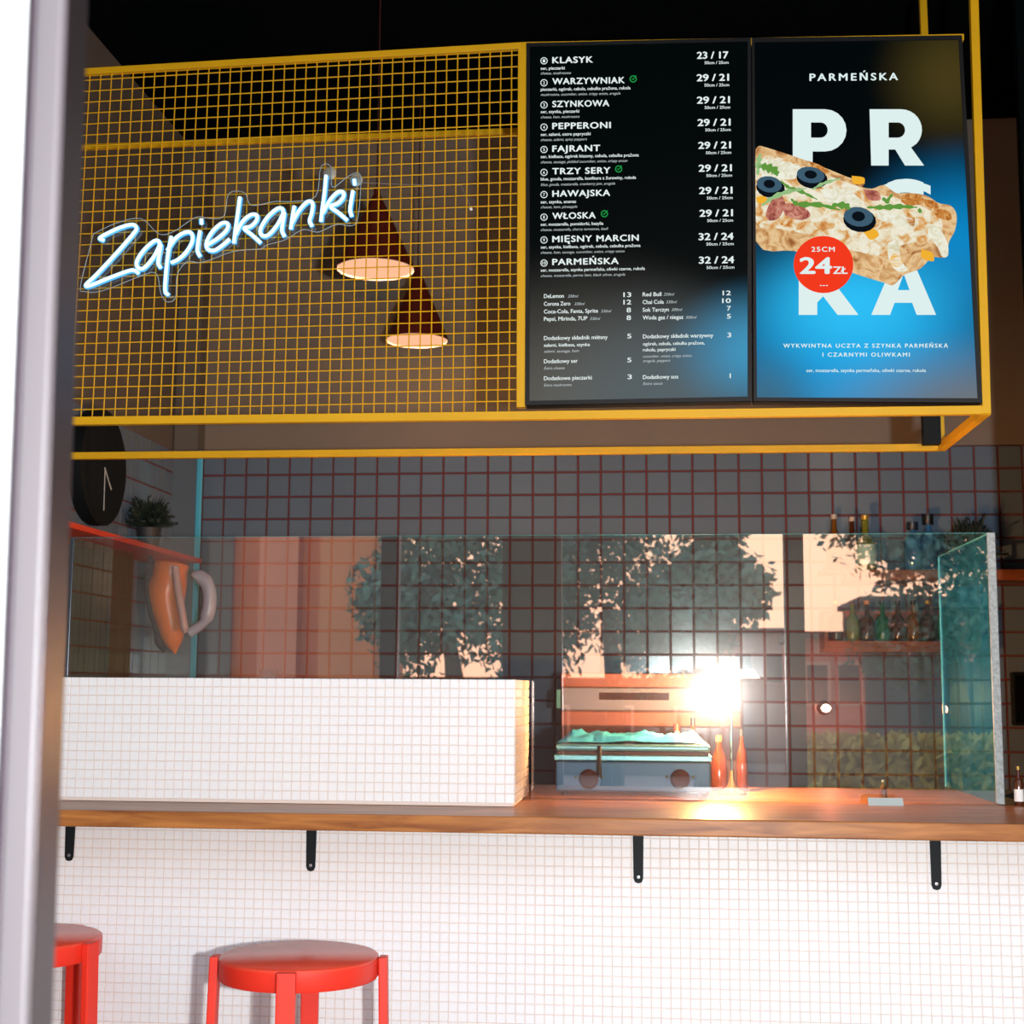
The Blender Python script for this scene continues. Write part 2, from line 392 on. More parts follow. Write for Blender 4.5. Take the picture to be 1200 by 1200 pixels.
# ------------------------------------------------------------------ hanging yellow frame
D1 = 3.85; D2 = D1*1.159; tw = .0215
fr = empty('menu_frame', U(611, 485, D1), 'yellow steel box frame with wire grid, hanging from the ceiling over the counter', 'frame')
def rail(name, a, b, w=tw, m=YEL, par=None): return MB().bar(a, b, w).build(name, m, par or fr, bevel=.0015)
up_ = lambda p, z: Vector((p.x, p.y, z))
A_tr = U(1131, 44, D1); A_br = U(1156, 481, D1); xr = (A_tr.x+A_br.x)/2
A_tr.x = xr+.0015; A_br.x = xr
ceil_ = ZC-.002
rail('top_rail', U(40, 88.5, D1), U(612, 54.5, D1), .019); rail('top_rail', U(612, 54.5, D1), U(1129, 45, D1), .019)
rail('bottom_rail', U(30, 494.5, D1), A_br, .0235)
rail('upright', U(1132, -300, D1), U(1155.5, 485.5, D1), .0225)
rail('upright', U(612.4, 58, D1), U(610.6, 478, D1), .024)
rail('back_rail', U(40, 175, D2), U(1083, 136, D2), .018)
rail('back_rail', U(30, 535, D2), U(1103, 524.5, D2), .0225)
rail('upright', U(1069, -300, D2), U(1103, 528, D2), .0225)
rail('cross_rail', U(1156, 481, D1), U(1103, 524.5, D2), .024)
rail('cross_rail', U(1123, 50, D1), U(1083, 136, D2), .012)
rail('cross_rail', U(25, 494.5, D1), U(-25, 535, D2), .024)
# wire grid between the rails, every wire a part
TLc, TRc, BLc, BRc = (101, 91), (608, 61), (77, 490), (605, 480)
def gp(s, t, Y):
    a = (TLc[0]+(TRc[0]-TLc[0])*s, TLc[1]+(TRc[1]-TLc[1])*s); b = (BLc[0]+(BRc[0]-BLc[0])*s, BLc[1]+(BRc[1]-BLc[1])*s)
    return U(a[0]+(b[0]-a[0])*t, a[1]+(b[1]-a[1])*t, Y)
NV, NH = 40, 31
for i in range(-3, NV+1):
    s = (i+.35)/NV
    if s < 1: MB().tube([gp(s, -.012, D1+.002), gp(s, 1.012, D1+.002)], .0019, 5).build('wire', YEL, fr, smooth=True)
for j in range(NH+1):
    t = (j+.25)/NH
    if t < 1: MB().tube([gp(-.07, t, D1-.0015), gp(1.006, t, D1-.0015)], .0019, 5).build('wire', YEL, fr, smooth=True)
MB().box(tuple(U(1083, 520, D2-.06)), tuple(U(1097, 420, D2-.02))).build('cable_duct', BLKM, fr)

# ------------------------------------------------------------------ letters
def text_mesh(s, font_off=0., shear=0., space=1.0):
    c = bpy.data.curves.new('txt', 'FONT'); c.body = s; c.size = 1.0; c.offset = font_off; c.shear = shear; c.space_character = space
    c.resolution_u = 4; c.fill_mode = 'FRONT'
    o = bpy.data.objects.new('txt', c); me = bpy.data.meshes.new_from_object(o); bpy.data.objects.remove(o); bpy.data.curves.remove(c)
    return me
class Letters:
    made = []
    """lines of lettering on one vertical plane, joined into one part"""
    def __init__(s, Y): s.Y = Y; s.parts = []
    def add(s, txt, x0, x1, ymid, cap, off=.012, shear=0., space=1., box=None, slope=-.018):
        me = text_mesh(txt, 0., shear, space); vs = [v.co for v in me.vertices]
        if not vs: return
        s.v = []; s.f = []
        i = 0; mnx = min(v.x for v in vs); mxx = max(v.x for v in vs)
        kx = (x1-x0)/(mxx-mnx); ky = cap/.70
        for dx, dy in (((-off, 0), (off, 0), (0, -off*.7), (0, off*.7)) if off else ((0, 0),)):   # thickened strokes
            i = len(s.v)
            for v in vs:
                px = x0+(v.x+dx-mnx)*kx; py = ymid+cap/2-(v.y+dy)*ky + slope*(px-(x0+x1)/2); s.v.append(tuple(U(px, py, s.Y)))
            s.f += [tuple(i+k for k in p.vertices) for p in me.polygons]
        bpy.data.meshes.remove(me)
        s.parts.append((s.v, s.f))
    def build(s, name, m, parent):
        for v, f in s.parts:
            me = bpy.data.meshes.new(name); me.from_pydata(v, [], f); me.update(); link(name, me, m, parent)
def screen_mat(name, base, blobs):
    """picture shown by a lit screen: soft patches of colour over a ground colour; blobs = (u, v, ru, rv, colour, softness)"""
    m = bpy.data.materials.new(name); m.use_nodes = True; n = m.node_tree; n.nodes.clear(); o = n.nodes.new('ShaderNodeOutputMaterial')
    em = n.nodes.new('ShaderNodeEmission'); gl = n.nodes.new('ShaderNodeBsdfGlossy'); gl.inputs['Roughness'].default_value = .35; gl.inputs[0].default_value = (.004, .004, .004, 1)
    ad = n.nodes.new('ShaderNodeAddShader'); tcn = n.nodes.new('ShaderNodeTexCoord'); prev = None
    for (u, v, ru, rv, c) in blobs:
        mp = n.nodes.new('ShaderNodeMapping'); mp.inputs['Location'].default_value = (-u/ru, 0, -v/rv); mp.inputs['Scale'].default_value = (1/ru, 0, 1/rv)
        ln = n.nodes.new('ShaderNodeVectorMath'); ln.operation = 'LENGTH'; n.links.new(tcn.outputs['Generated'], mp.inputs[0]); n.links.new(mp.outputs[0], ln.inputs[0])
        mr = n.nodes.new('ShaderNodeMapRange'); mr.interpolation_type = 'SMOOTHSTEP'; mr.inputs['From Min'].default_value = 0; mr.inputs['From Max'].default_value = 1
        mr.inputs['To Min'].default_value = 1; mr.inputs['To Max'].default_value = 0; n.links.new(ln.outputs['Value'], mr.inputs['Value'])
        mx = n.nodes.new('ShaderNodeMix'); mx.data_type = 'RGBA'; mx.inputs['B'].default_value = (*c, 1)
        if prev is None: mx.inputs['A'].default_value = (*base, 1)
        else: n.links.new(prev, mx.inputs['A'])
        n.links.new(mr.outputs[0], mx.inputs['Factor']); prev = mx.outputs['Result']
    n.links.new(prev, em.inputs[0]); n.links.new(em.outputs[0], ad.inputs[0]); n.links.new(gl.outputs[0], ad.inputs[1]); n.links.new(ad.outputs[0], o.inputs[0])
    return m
YS1 = D1-.008
def make_screen(name, label, outer, inner, m):
    t = empty(name, U(*outer[2], D1), label, 'screen')
    MB().prism([U(*p, YS1-.004) for p in outer], (0, .055, 0)).build('housing', BLKM, t, bevel=.002)
    iq = [U(*p, YS1-.0048) for p in inner]
    MB().quad(iq[3], iq[2], iq[1], iq[0]).build('display', m, t, fix=False)
    # slim raised bezel
    bz = MB()
    for k in range(4):
        a, b = inner[k], inner[(k+1) % 4]; c, d = outer[(k+1) % 4], outer[k]
        bz.prism([U(*a, YS1-.0045), U(*b, YS1-.0045), U(*c, YS1-.0045), U(*d, YS1-.0045)], (0, -.004, 0))
    bz.build('bezel', mat('charcoal_bezel', (.010, .011, .012), .5, spec=.2), t)
    return t
def lin(r, g, b): return tuple(((c/255)/12.92 if c/255 <= .04045 else ((c/255+.055)/1.055)**2.4) for c in (r, g, b))
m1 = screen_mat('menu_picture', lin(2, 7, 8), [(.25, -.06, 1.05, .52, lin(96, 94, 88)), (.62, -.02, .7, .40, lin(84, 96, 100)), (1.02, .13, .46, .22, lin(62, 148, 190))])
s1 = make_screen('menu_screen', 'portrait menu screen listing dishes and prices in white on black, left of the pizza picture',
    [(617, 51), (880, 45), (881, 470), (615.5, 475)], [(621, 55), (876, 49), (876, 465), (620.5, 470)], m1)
m2 = screen_mat('advert_picture', lin(2, 7, 9), [(.92, .88, .40, .26, lin(68, 58, 24)), (.95, .44, .60, .30, lin(0, 128, 190)), (.5, .12, 1.0, .50, lin(22, 160, 225)), (.45, .26, .60, .22, lin(40, 190, 245)), (1.0, -.05, .95, .26, lin(112, 114, 116)), (.03, -.03, .35, .22, lin(60, 105, 130))])
s2 = make_screen('advert_screen', 'portrait advertising screen with a topped baguette picture on blue beside the menu list',
    [(881, 45), (1127, 42), (1151, 472), (883, 470)], [(884, 50), (1123, 47), (1145.5, 467), (887, 466)], m2)
WHT = emat('screen_white', lin(228, 240, 238), 1.0); GRYT = emat('screen_grey', lin(190, 200, 200), 1.0); GRN = emat('screen_green', lin(30, 150, 70), 1.0)
YT = YS1-.0062
T = Letters(YT); Tp = Letters(YT); Ts = Letters(YT); Te = Letters(YT); Tg = MB(); Tn = Letters(YT); ring = MB()
c3 = lambda x: 600+x/4
rows = [('KLASYK', 378, None, 'ser, pieczarki', 247, 'cheese, mushrooms', 277, '23 / 17'),
 ('WARZYWNIAK', 527, 568, 'pieczarki, ogórek, cebula, cebulka prażona, rukola', 555, 'mushrooms, cucumber, onion, crispy onion, arugula', 508, '29 / 21'),
 ('SZYNKOWA', 455, None, 'ser, szynka, pieczarki', 315, 'cheese, ham, mushrooms', 317, '29 / 21'),
 ('PEPPERONI', 462, None, 'ser, salami, ostre papryczki', 368, 'cheese, salami, spicy peppers', 352, '29 / 21'),
 ('FAJRANT', 412, None, 'ser, kiełbasa, ogórek kiszony, cebula, cebulka prażona', 594, 'cheese, sausage, pickled cucumber, onion, crispy onion', 541, '29 / 21'),
 ('TRZY SERY', 460, 500, 'blue, gouda, mozzarella, konfitura z żurawiny, rukola', 581, 'blue, gouda, mozzarella, cranberry jam, arugula', 483, '29 / 21'),
 ('HAWAJSKA', 459, None, 'ser, szynka, ananas', 300, 'cheese, ham, pineapple', 306, '29 / 21'),
 ('WŁOSKA', 391, 433, 'ser, mozzarella, pomidorki, bazylia', 428, 'cheese, mozzarella, cherry tomatoes, basil', 451, '29 / 21'),
 ('MIĘSNY MARCIN', 593, None, 'ser, szynka, kiełbasa, ogórek, cebula, cebulka prażona', 602, 'cheese, ham, sausage, cucumber, onion, crispy onion', 528, '32 / 24'),
 ('PARMEŃSKA', 499, None, 'ser, mozzarella, szynka parmeńska, oliwki czarne, rukola', 623, 'cheese, mozzarella, parma ham, black olives, arugula', 530, '32 / 24')]
tm = [160, 258, 365, 468, 575, 680, 785, 890, 997, 1105]; pm = [138, 243, 348, 453, 560, 667, 772, 878, 988, 1098]
nm = [165, 268, 372, 476, 581, 688, 792, 898, 1005, 1113]; plm = [199, 295, 402, 508, 610, 715, 825, 929, 1034, 1142]; enm = [222, 320, 427, 533, 636, 742, 849, 954, 1060, 1169]
prx = [(868, 1013), (867, 1016), (868, 1020), (871, 1023), (874, 1025), (876, 1029), (878, 1032), (880, 1034), (876, 1037), (877, 1040)]
def disc(mbuf, cx, cy, r0, r1, Y, n=20):
    for k in range(n):
        a, b = 2*PI*k/n, 2*PI*(k+1)/n
        P = lambda r, t: U(cx+r*math.cos(t), cy+r*math.sin(t), Y)
        if r0 > 0: mbuf.quad(P(r0, a), P(r0, b), P(r1, b), P(r1, a))
        else: mbuf.poly([P(0, 0), P(r1, a), P(r1, b)])
for k, (t, tx, ck, pl, px_, en, ex, pr) in enumerate(rows):
    T.add(t, c3(190), c3(tx), 30+tm[k]/4, 7.2, .030, space=1.12)
    disc(ring, c3(150), 30+nm[k]/4, 3.3, 4.2, YT); Tn.add(str(k+1), c3(150)-(1.0 if k < 9 else 2.2), c3(150)+(1.0 if k < 9 else 2.2), 30+nm[k]/4, 3.6, .02)
    Ts.add(pl, c3(135), c3(px_), 30+plm[k]/4, 3.6, .016); Te.add(en, c3(135), c3(ex), 30+enm[k]/4, 3.1, .0, .3)
    a, b = prx[k]; Tp.add(pr, c3(a), c3(b), 30+pm[k]/4, 8.0, .03); Tp.add('50cm / 25cm', c3(a+35), c3(b+2), 30+(pm[k]+35)/4, 3.4, .014)
    if ck:
        disc(Tg, c3(ck), 30+tm[k]/4-2, 3.0, 4.2, YT)
        x, y = c3(ck), 30+tm[k]/4-2
        Tg.poly([U(x-1.8, y-.2, YT), U(x-.4, y+1.6, YT), U(x+4, y-3.6, YT), U(x+3.2, y-4.2, YT), U(x-.4, y+.2, YT), U(x-1.2, y-.8, YT)])
c4 = lambda x: 600+x/4
def low(L, s, x0, x1, y, cap=5.0, off=.018, sh=0.): L.add(s, c4(x0), c4(x1), 270+y/4, cap, off, sh)
for s, a, b, y in (('DeLemon', 150, 243, 307), ('Corona Zero', 150, 273, 343), ('Coca-Cola, Fanta, Sprite', 150, 403, 378), ('Pepsi, Mirinda, 7UP', 150, 353, 413),
    ('Red Bull', 613, 700, 299), ('Chai Cola', 613, 711, 335), ('Sok Tarczyn', 613, 735, 371), ('Woda gaz / niegaz', 613, 803, 407),
    ('Dodatkowy składnik mięsny', 150, 448, 502), ('salami, kiełbasa, szynka', 150, 365, 536), ('Dodatkowy ser', 150, 308, 612), ('Dodatkowe pieczarki', 150, 374, 691),
    ('Dodatkowy składnik warzywny', 614, 943, 494), ('ogórek, cebula, cebulka prażona,', 614, 903, 529), ('rukola, papryczki', 614, 766, 558), ('Dodatkowy sos', 614, 779, 686)):
    low(Ts, s, a, b, y, 4.6 if s[0].isupper() else 3.8)
for s, a, b, y in (('330ml', 262, 311, 308), ('330ml', 292, 341, 344), ('330ml', 417, 466, 378), ('330ml', 365, 414, 413), ('250ml', 710, 761, 299), ('330ml', 722, 773, 335),
    ('300ml', 747, 799, 371), ('500ml', 814, 866, 407), ('salami, sausage, ham', 150, 314, 565), ('Extra cheese', 150, 247, 645), ('Extra mushrooms', 150, 280, 724),
    ('cucumber, onion, crispy onion,', 614, 844, 588), ('arugula, peppers', 614, 742, 610), ('Extra sauce', 614, 706, 717)): low(Te, s, a, b, y, 3.3, 0., .3)
for s, a, b, y in (('13', 523, 558, 301), ('12', 523, 558, 336), ('8', 538, 557, 373), ('8', 538, 557, 409), ('12', 988, 1025, 293), ('10', 986, 1025, 329), ('7', 1008, 1025, 365), ('5', 1008, 1025, 402),
    ('5', 541, 559, 495), ('5', 541, 559, 607), ('3', 542, 561, 686), ('3', 1010, 1027, 490), ('1', 1021, 1025, 681)): low(Tp, s, a, b, y, 5.4, .02)
T.build('dish_name', WHT, s1); Tp.build('price', WHT, s1); Ts.build('ingredient_line', WHT, s1); Te.build('translation_line', GRYT, s1)
ring.build('number_rings', WHT, s1, fix=False); Tn.build('number', WHT, s1); Tg.build('check_marks', GRN, s1, fix=False)

# advert: big letters, topped baguette, price disc
BW = emat('advert_white', lin(222, 240, 238), 1.0)
L = Letters(YT); L.add('PARMEŃSKA', 949, 1052, 90, 8.4, .028, space=1.35, slope=-.01); L.build('heading', BW, s2)
L = Letters(YT)
L.add('S', 1033, 1086, 245, 65, .06, slope=0); L.build('big_letter', BW, s2)
def arc(cx, cy, rx, ry, a0, a1, n=10): return [(cx+rx*math.cos(math.radians(a0+(a1-a0)*k/n)), cy+ry*math.sin(math.radians(a0+(a1-a0)*k/n))) for k in range(n+1)]
GL = {'P': ([(0, 0)]+arc(.60, .375, .40, .375, -90, 90)+[(.37, .75), (.37, 1.05), (0, 1.05)], [(.34, .235)]+arc(.52, .37, .13, .135, -90, 90)+[(.34, .505)]),
 'R': ([(0, 0)]+arc(.58, .365, .38, .365, -90, 42)+[(.76, .68), (1, 1), (.65, 1), (.47, .715), (.35, .715), (.35, 1), (.03, 1)], [(.35, .235)]+arc(.52, .37, .13, .135, -90, 90)+[(.35, .505)]),
 'K': ([(0, 0), (.31, 0), (.31, .40), (.64, 0), (1, 0), (.62, .47), (1.0, 1), (.65, 1), (.41, .67), (.31, .78), (.31, 1), (0, 1)], None),
 'A': ([(.37, 0), (.63, 0), (1, 1), (.70, 1), (.63, .785), (.36, .785), (.29, 1), (0, 1)], [(.5, .27), (.59, .56), (.41, .56)])}
for ch, x0, x1, y0, y1 in (('P', 929, 992, 128, 194), ('R', 1019, 1083, 128, 194), ('K', 936, 1006, 303, 369), ('A', 1021, 1097, 303, 369)):
    o_, h_ = GL[ch]; m = MB(); lp = [[Vector((x0+(x1-x0)*a, y0+(y1-y0)*b, 0)) for a, b in q] for q in (o_, h_) if q]; fl = [p for q in lp for p in q]
    m.v = [tuple(U(p.x, p.y, YT)) for p in fl]; m.f = [tuple(t) for t in tessellate_polygon(lp)]; m.build('big_letter', BW, s2, fix=False)
L = Letters(YT); L.add('WYKWINTNA UCZTA Z SZYNKĄ PARMEŃSKĄ', 918, 1111, 405, 4.6, .024, space=1.3, slope=0); L.add('I CZARNYMI OLIWKAMI', 964, 1066, 415.5, 4.6, .024, space=1.3, slope=0)
L.add('ser, mozzarella, szynka parmeńska, oliwki czarne, rukola', 945, 1085, 434, 3.8, .014, slope=0); L.build('caption', BW, s2)
def art(name, pts, m, lay, smooth=True):
    Y = YT-.0006*lay; P = [U(x, y, Y) for x, y in pts]
    if smooth:
        P = spline(P+[P[0]], 4)[:-1]
    return MB().poly(P).build(name, m, s2, fix=False)
def food(name, cols, scale, es=1., dist=1.5):
    m = bpy.data.materials.new(name); m.use_nodes = True; n = m.node_tree; n.nodes.clear(); o = n.nodes.new('ShaderNodeOutputMaterial'); em = n.nodes.new('ShaderNodeEmission')
    g = n.nodes.new('ShaderNodeNewGeometry'); t = n.nodes.new('ShaderNodeTexNoise'); t.inputs['Scale'].default_value = scale; t.inputs['Detail'].default_value = 5; t.inputs['Distortion'].default_value = dist
    r = n.nodes.new('ShaderNodeValToRGB'); el = r.color_ramp.elements
    while len(el) < len(cols): el.new(.5)
    for k, (p, c) in enumerate(cols): el[k].position = p; el[k].color = (*lin(*c), 1)
    n.links.new(g.outputs['Position'], t.inputs['Vector']); n.links.new(t.outputs[0], r.inputs[0]); n.links.new(r.outputs[0], em.inputs[0]); n.links.new(em.outputs[0], o.inputs[0]); em.inputs[1].default_value = es
    return m
CRUST = food('picture_crust', [(.30, (150, 92, 50)), (.45, (205, 155, 100)), (.58, (232, 200, 150)), (.72, (196, 130, 70))], 22)
CHEESE = food('picture_cheese', [(.28, (190, 110, 50)), (.40, (222, 170, 105)), (.50, (228, 216, 184)), (.62, (240, 236, 218)), (.76, (230, 186, 100))], 38, dist=.7)
HAM = food('picture_ham', [(.3, (120, 50, 45)), (.5, (185, 110, 95)), (.7, (215, 160, 135))], 40)
ROAST = food('picture_browned', [(.3, (150, 80, 30)), (.5, (200, 130, 60)), (.7, (222, 180, 120))], 60)
EGG = emat('picture_egg_yellow', lin(240, 176, 50)); OLV = emat('picture_olive', lin(62, 92, 112)); OLD = emat('picture_olive_dark', lin(12, 18, 26)); ARU = emat('picture_rocket_green', lin(96, 150, 62)); ARL = emat('picture_rocket_pale', lin(150, 190, 130)); ORR = emat('picture_red_disc', lin(242, 58, 30))
art('baguette', [(885.5, 175), (890, 171), (902, 174), (930, 183), (950, 190), (975, 200), (995, 208), (1013, 213), (1011, 219), (1022, 221), (1036, 217), (1050, 226), (1065, 226), (1085, 229), (1100, 238), (1114, 241), (1121, 252), (1119, 270), (1112, 284), (1110, 300), (1103, 302), (1092, 302), (1078, 315), (1060, 322), (1047, 334), (1035, 331), (1000, 320), (960, 304), (930, 294), (886, 283)], CRUST, 1)
art('cheese_layer', [(886, 187), (900, 182), (925, 188), (955, 200), (985, 211), (1005, 218), (1030, 228), (1060, 234), (1085, 244), (1102, 256), (1104, 272), (1098, 285), (1080, 283), (1055, 288), (1035, 300), (1010, 296), (980, 288), (950, 276), (915, 268), (886, 260)], CHEESE, 2)
for p in ([(1030, 246), (1050, 250), (1072, 258), (1070, 268), (1048, 262), (1028, 256)], [(1090, 262), (1101, 268), (1110, 284), (1111, 299), (1104, 301), (1099, 290), (1088, 275)], [(892, 186), (925, 190), (940, 200), (930, 210), (905, 208), (890, 200)], [(960, 222), (990, 222), (1010, 236), (1000, 245), (975, 240)], [(1040, 285), (1052, 282), (1056, 305), (1064, 316), (1052, 318), (1042, 305)]):
    art('melted_cheese', p, food('picture_white_cheese', [(.3, (214, 206, 170)), (.6, (238, 238, 222))], 40) if 'pwc' not in MATS else MATS['pwc'], 3)
for p in ([(905, 232), (915, 228), (920, 240), (912, 256), (900, 258), (898, 248)], [(918, 238), (938, 240), (950, 252), (938, 258), (920, 252)], [(1012, 222), (1028, 224), (1032, 234), (1018, 234)]): art('ham_fold', p, HAM, 3)
for p in ([(1058, 228), (1078, 228), (1082, 238), (1066, 241), (1056, 236)], [(1082, 233), (1096, 236), (1100, 244), (1086, 242)], [(1094, 243), (1112, 248), (1114, 258), (1098, 254)], [(946, 188), (962, 194), (972, 202), (958, 202)], [(1064, 250), (1072, 256), (1070, 266), (1062, 258)]): art('browned_patch', p, ROAST, 3)
for p in ([(1012, 272), (1024, 268), (1030, 276), (1020, 281)], [(1044, 300), (1050, 294), (1058, 308), (1050, 313), (1043, 308)], [(1080, 292), (1092, 296), (1094, 306), (1080, 302)], [(998, 206), (1012, 208), (1012, 215), (1000, 215)], [(886, 231), (896, 229), (898, 236), (888, 238)]): art('egg_piece', p, EGG, 3)
def ell(cx, cy, rx, ry, rot=0, n=16): return [(cx+rx*math.cos(t)*math.cos(rot)-ry*math.sin(t)*math.sin(rot), cy+rx*math.cos(t)*math.sin(rot)+ry*math.sin(t)*math.cos(rot)) for t in [2*PI*k/n for k in range(n)]]
for cx, cy, rx, ry in ((902.5, 217, 16, 11), (951, 206, 17.5, 11), (1007, 255, 18.5, 13)):
    art('olive_side', ell(cx+.5, cy+3, rx+1, ry+1, .15), OLD, 4, False); art('olive_ring', ell(cx-1, cy-1, rx-1, ry-1.5, .15), OLV, 5, False); art('olive_hole', ell(cx-1, cy-1.5, rx*.42, ry*.45, .1), OLD, 6, False)
def leaf(pts, w, m, lay):
    P = spline([(x, y, 0) for x, y in pts], 5); n = len(P); a = []; b = []
    for k, p in enumerate(P):
        t = (P[min(k+1, n-1)]-P[max(k-1, 0)]).normalized(); ww = w*(.35+math.sin(PI*k/(n-1)))*(1+.4*math.sin(k*2.1))
        a.append((p.x-t.y*ww, p.y+t.x*ww)); b.append((p.x+t.y*ww, p.y-t.x*ww))
    art('rocket_leaf', a+b[::-1], m, lay, False)
for pts, w, m in (([(888, 205), (889, 190), (891, 180)], 2.4, ARL), ([(888, 194), (898, 196), (908, 200), (911, 206)], 3.6, ARU), ([(893, 241), (905, 232), (925, 224), (945, 221)], 2.0, ARL), ([(915, 212), (925, 220), (940, 225), (958, 234)], 1.6, ARU),
    ([(952, 222), (965, 215), (985, 209)], 1.4, ARL), ([(927, 233), (935, 239), (960, 240), (985, 246)], 2.2, ARU), ([(975, 240), (990, 241), (996, 245)], 3.0, ARU), ([(1016, 243), (1035, 243), (1055, 242), (1075, 243)], 2.2, ARU), ([(1034, 232), (1042, 238)], 2.0, ARU), ([(1046, 227), (1038, 238)], 1.5, ARU), ([(1076, 248), (1080, 246)], 2.5, ARU)): leaf(pts, w, m, 7)
art('price_disc', ell(965, 310, 35, 33.5, n=36), ORR, 9, False)
L = Letters(YT-.0062); L.add('25CM', 951, 978, 292, 5.6, .024, space=1.2, slope=0); L.add('24', 938, 974, 311, 19, .03, slope=0); L.add('ZŁ', 976.5, 993, 316.5, 8.5, .026, slope=0); L.add('...', 961, 970, 332, 6, .02, slope=0)
L.build('price', BW, s2)

# ------------------------------------------------------------------ neon sign
YN = D1-.035
NEON = emat('ice_blue_neon', (.70, .95, 1.0), 1.6)
nsn = empty('neon_sign', U(260, 290, YN), 'glowing ice-blue neon sign reading Zapiekanki in handwriting, mounted on the wire grid', 'sign')
SA = lambda L_: [(90+x/6.667, 190+y/6.667) for x, y in L_]
SB = lambda L_: [(250+x/6.667, 170+y/6.667) for x, y in L_]
strokes = [('letter_z', SA([(210, 610), (178, 592), (250, 550), (340, 510), (430, 487), (466, 512), (440, 560), (300, 720), (150, 880), (72, 955), (100, 965), (250, 905), (400, 850), (450, 846), (482, 868)]), 1),
 ('letter_a', SA([(648, 660), (640, 618), (600, 618), (520, 690), (468, 775), (480, 825), (525, 825), (600, 740), (655, 640), (640, 740), (636, 790), (655, 825)]), 1),
 ('letter_p', SA([(738, 578), (712, 720), (695, 880), (690, 1005), (715, 1036)]), 1), ('letter_p', SA([(705, 690), (770, 595), (840, 550), (892, 552), (903, 612), (855, 700), (790, 760), (735, 785)]), 1),
 ('letter_i', SA([(962, 535), (948, 620), (942, 690), (962, 735)]), 1), ('letter_i', SA([(973, 445), (975, 485)]), 1),
 ('letter_e', SA([(1020, 645), (1100, 595), (1170, 530), (1178, 480), (1130, 478), (1060, 540), (1015, 620), (1020, 675), (1070, 690), (1130, 655), (1195, 600)]), 1),
 ('letter_k', SB([(207, 405), (192, 520), (175, 640), (160, 765)]), 1), ('letter_k', SB([(172, 700), (225, 600), (290, 545), (338, 548), (335, 590), (290, 635), (240, 650), (300, 700), (368, 762)]), 1),
 ('letter_a', SB([(545, 540), (540, 498), (495, 498), (420, 565), (368, 655), (380, 705), (430, 700), (500, 620), (552, 525), (540, 620), (536, 670), (555, 712)]), 1),
 ('letter_n', SB([(632, 475), (618, 560), (604, 655)]), 1), ('letter_n', SB([(612, 610), (670, 510), (735, 442), (775, 455), (768, 530), (752, 590), (770, 632)]), 1),
 ('letter_k', SB([(880, 235), (868, 370), (852, 490), (840, 595)]), 1), ('letter_k', SB([(855, 530), (910, 430), (970, 368), (1015, 370), (1012, 410), (970, 455), (915, 480), (980, 530), (1045, 586)]), 1),
 ('letter_i', SB([(1090, 355), (1076, 440), (1068, 505), (1080, 555)]), 1), ('letter_i', SB([(1100, 268), (1105, 312)]), 1)]
for nme, pts, k in strokes:
    P = spline([U(x, y, YN) for x, y in pts], 6) if len(pts) > 2 else [U(x, y, YN) for x, y in pts]
    MB().tube(P, .0048, 8).build(nme, NEON, nsn, smooth=True)
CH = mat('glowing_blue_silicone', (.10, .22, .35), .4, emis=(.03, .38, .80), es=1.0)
for nme, pts, k in strokes:                         # blue silicone channel behind each tube
    P = spline([U(x+.6, y+.9, YN+.009) for x, y in pts], 6) if len(pts) > 2 else [U(x, y, YN+.009) for x, y in pts]
    MB().tube(P, .0078, 6).build('tube_holder', CH, nsn, smooth=True)
top = SA([(130, 560), (300, 480), (500, 440), (640, 560), (760, 540), (930, 430), (1040, 440), (1150, 420)])+SB([(120, 380), (240, 370), (300, 470), (480, 440), (620, 440), (800, 400), (840, 170), (920, 170), (930, 330), (1060, 240), (1150, 240)])
bot = SB([(1130, 560), (1080, 630), (960, 620), (820, 680), (700, 660), (560, 740), (420, 780), (370, 810), (160, 830), (20, 880)])+SA([(1020, 770), (950, 785), (860, 780), (785, 880), (770, 1060), (700, 1090), (655, 1020), (620, 870), (500, 890), (200, 1005), (60, 1010), (30, 960)])
ac = glass('clear_acrylic', (.86, .90, .92), .05)
MB().poly([U(x, y, YN+.018) for x, y in top+bot]).build('acrylic_backing', ac, nsn, fix=False)
MB().tube(spline([U(x, y, YN+.018) for x, y in top+bot+[top[0]]], 4), .0011, 4, caps=False).build('backing_edge', mat('acrylic_edge', (.35, .45, .5), .2), nsn)
for x, y in ((386.5, 203), (417.5, 211)):
    c = U(x, y, YN+.025); MB().lathe([(.0, .006), (.016, .004), (.019, 0), (.012, -.004), (0, -.005)], tuple(c), 20, 'y').build('suction_cup', mat('milky_rubber', (.45, .42, .33), .4, alpha=.75), nsn, smooth=True)
MB().tube([U(421, 214, YN+.022), U(470, 216, D1+.02), U(540, 217, D1+.05), U(552, 243, D1+.05)], .0007, 4).build('cable', mat('clear_cable', (.3, .3, .28), .4), nsn)
MB().lathe([(.005, 0), (.004, -.004), (0, -.005)], tuple(U(552, 245, D1)), 10, 'y').build('clip', mat('pale_clip', (.7, .7, .68), .4), nsn)

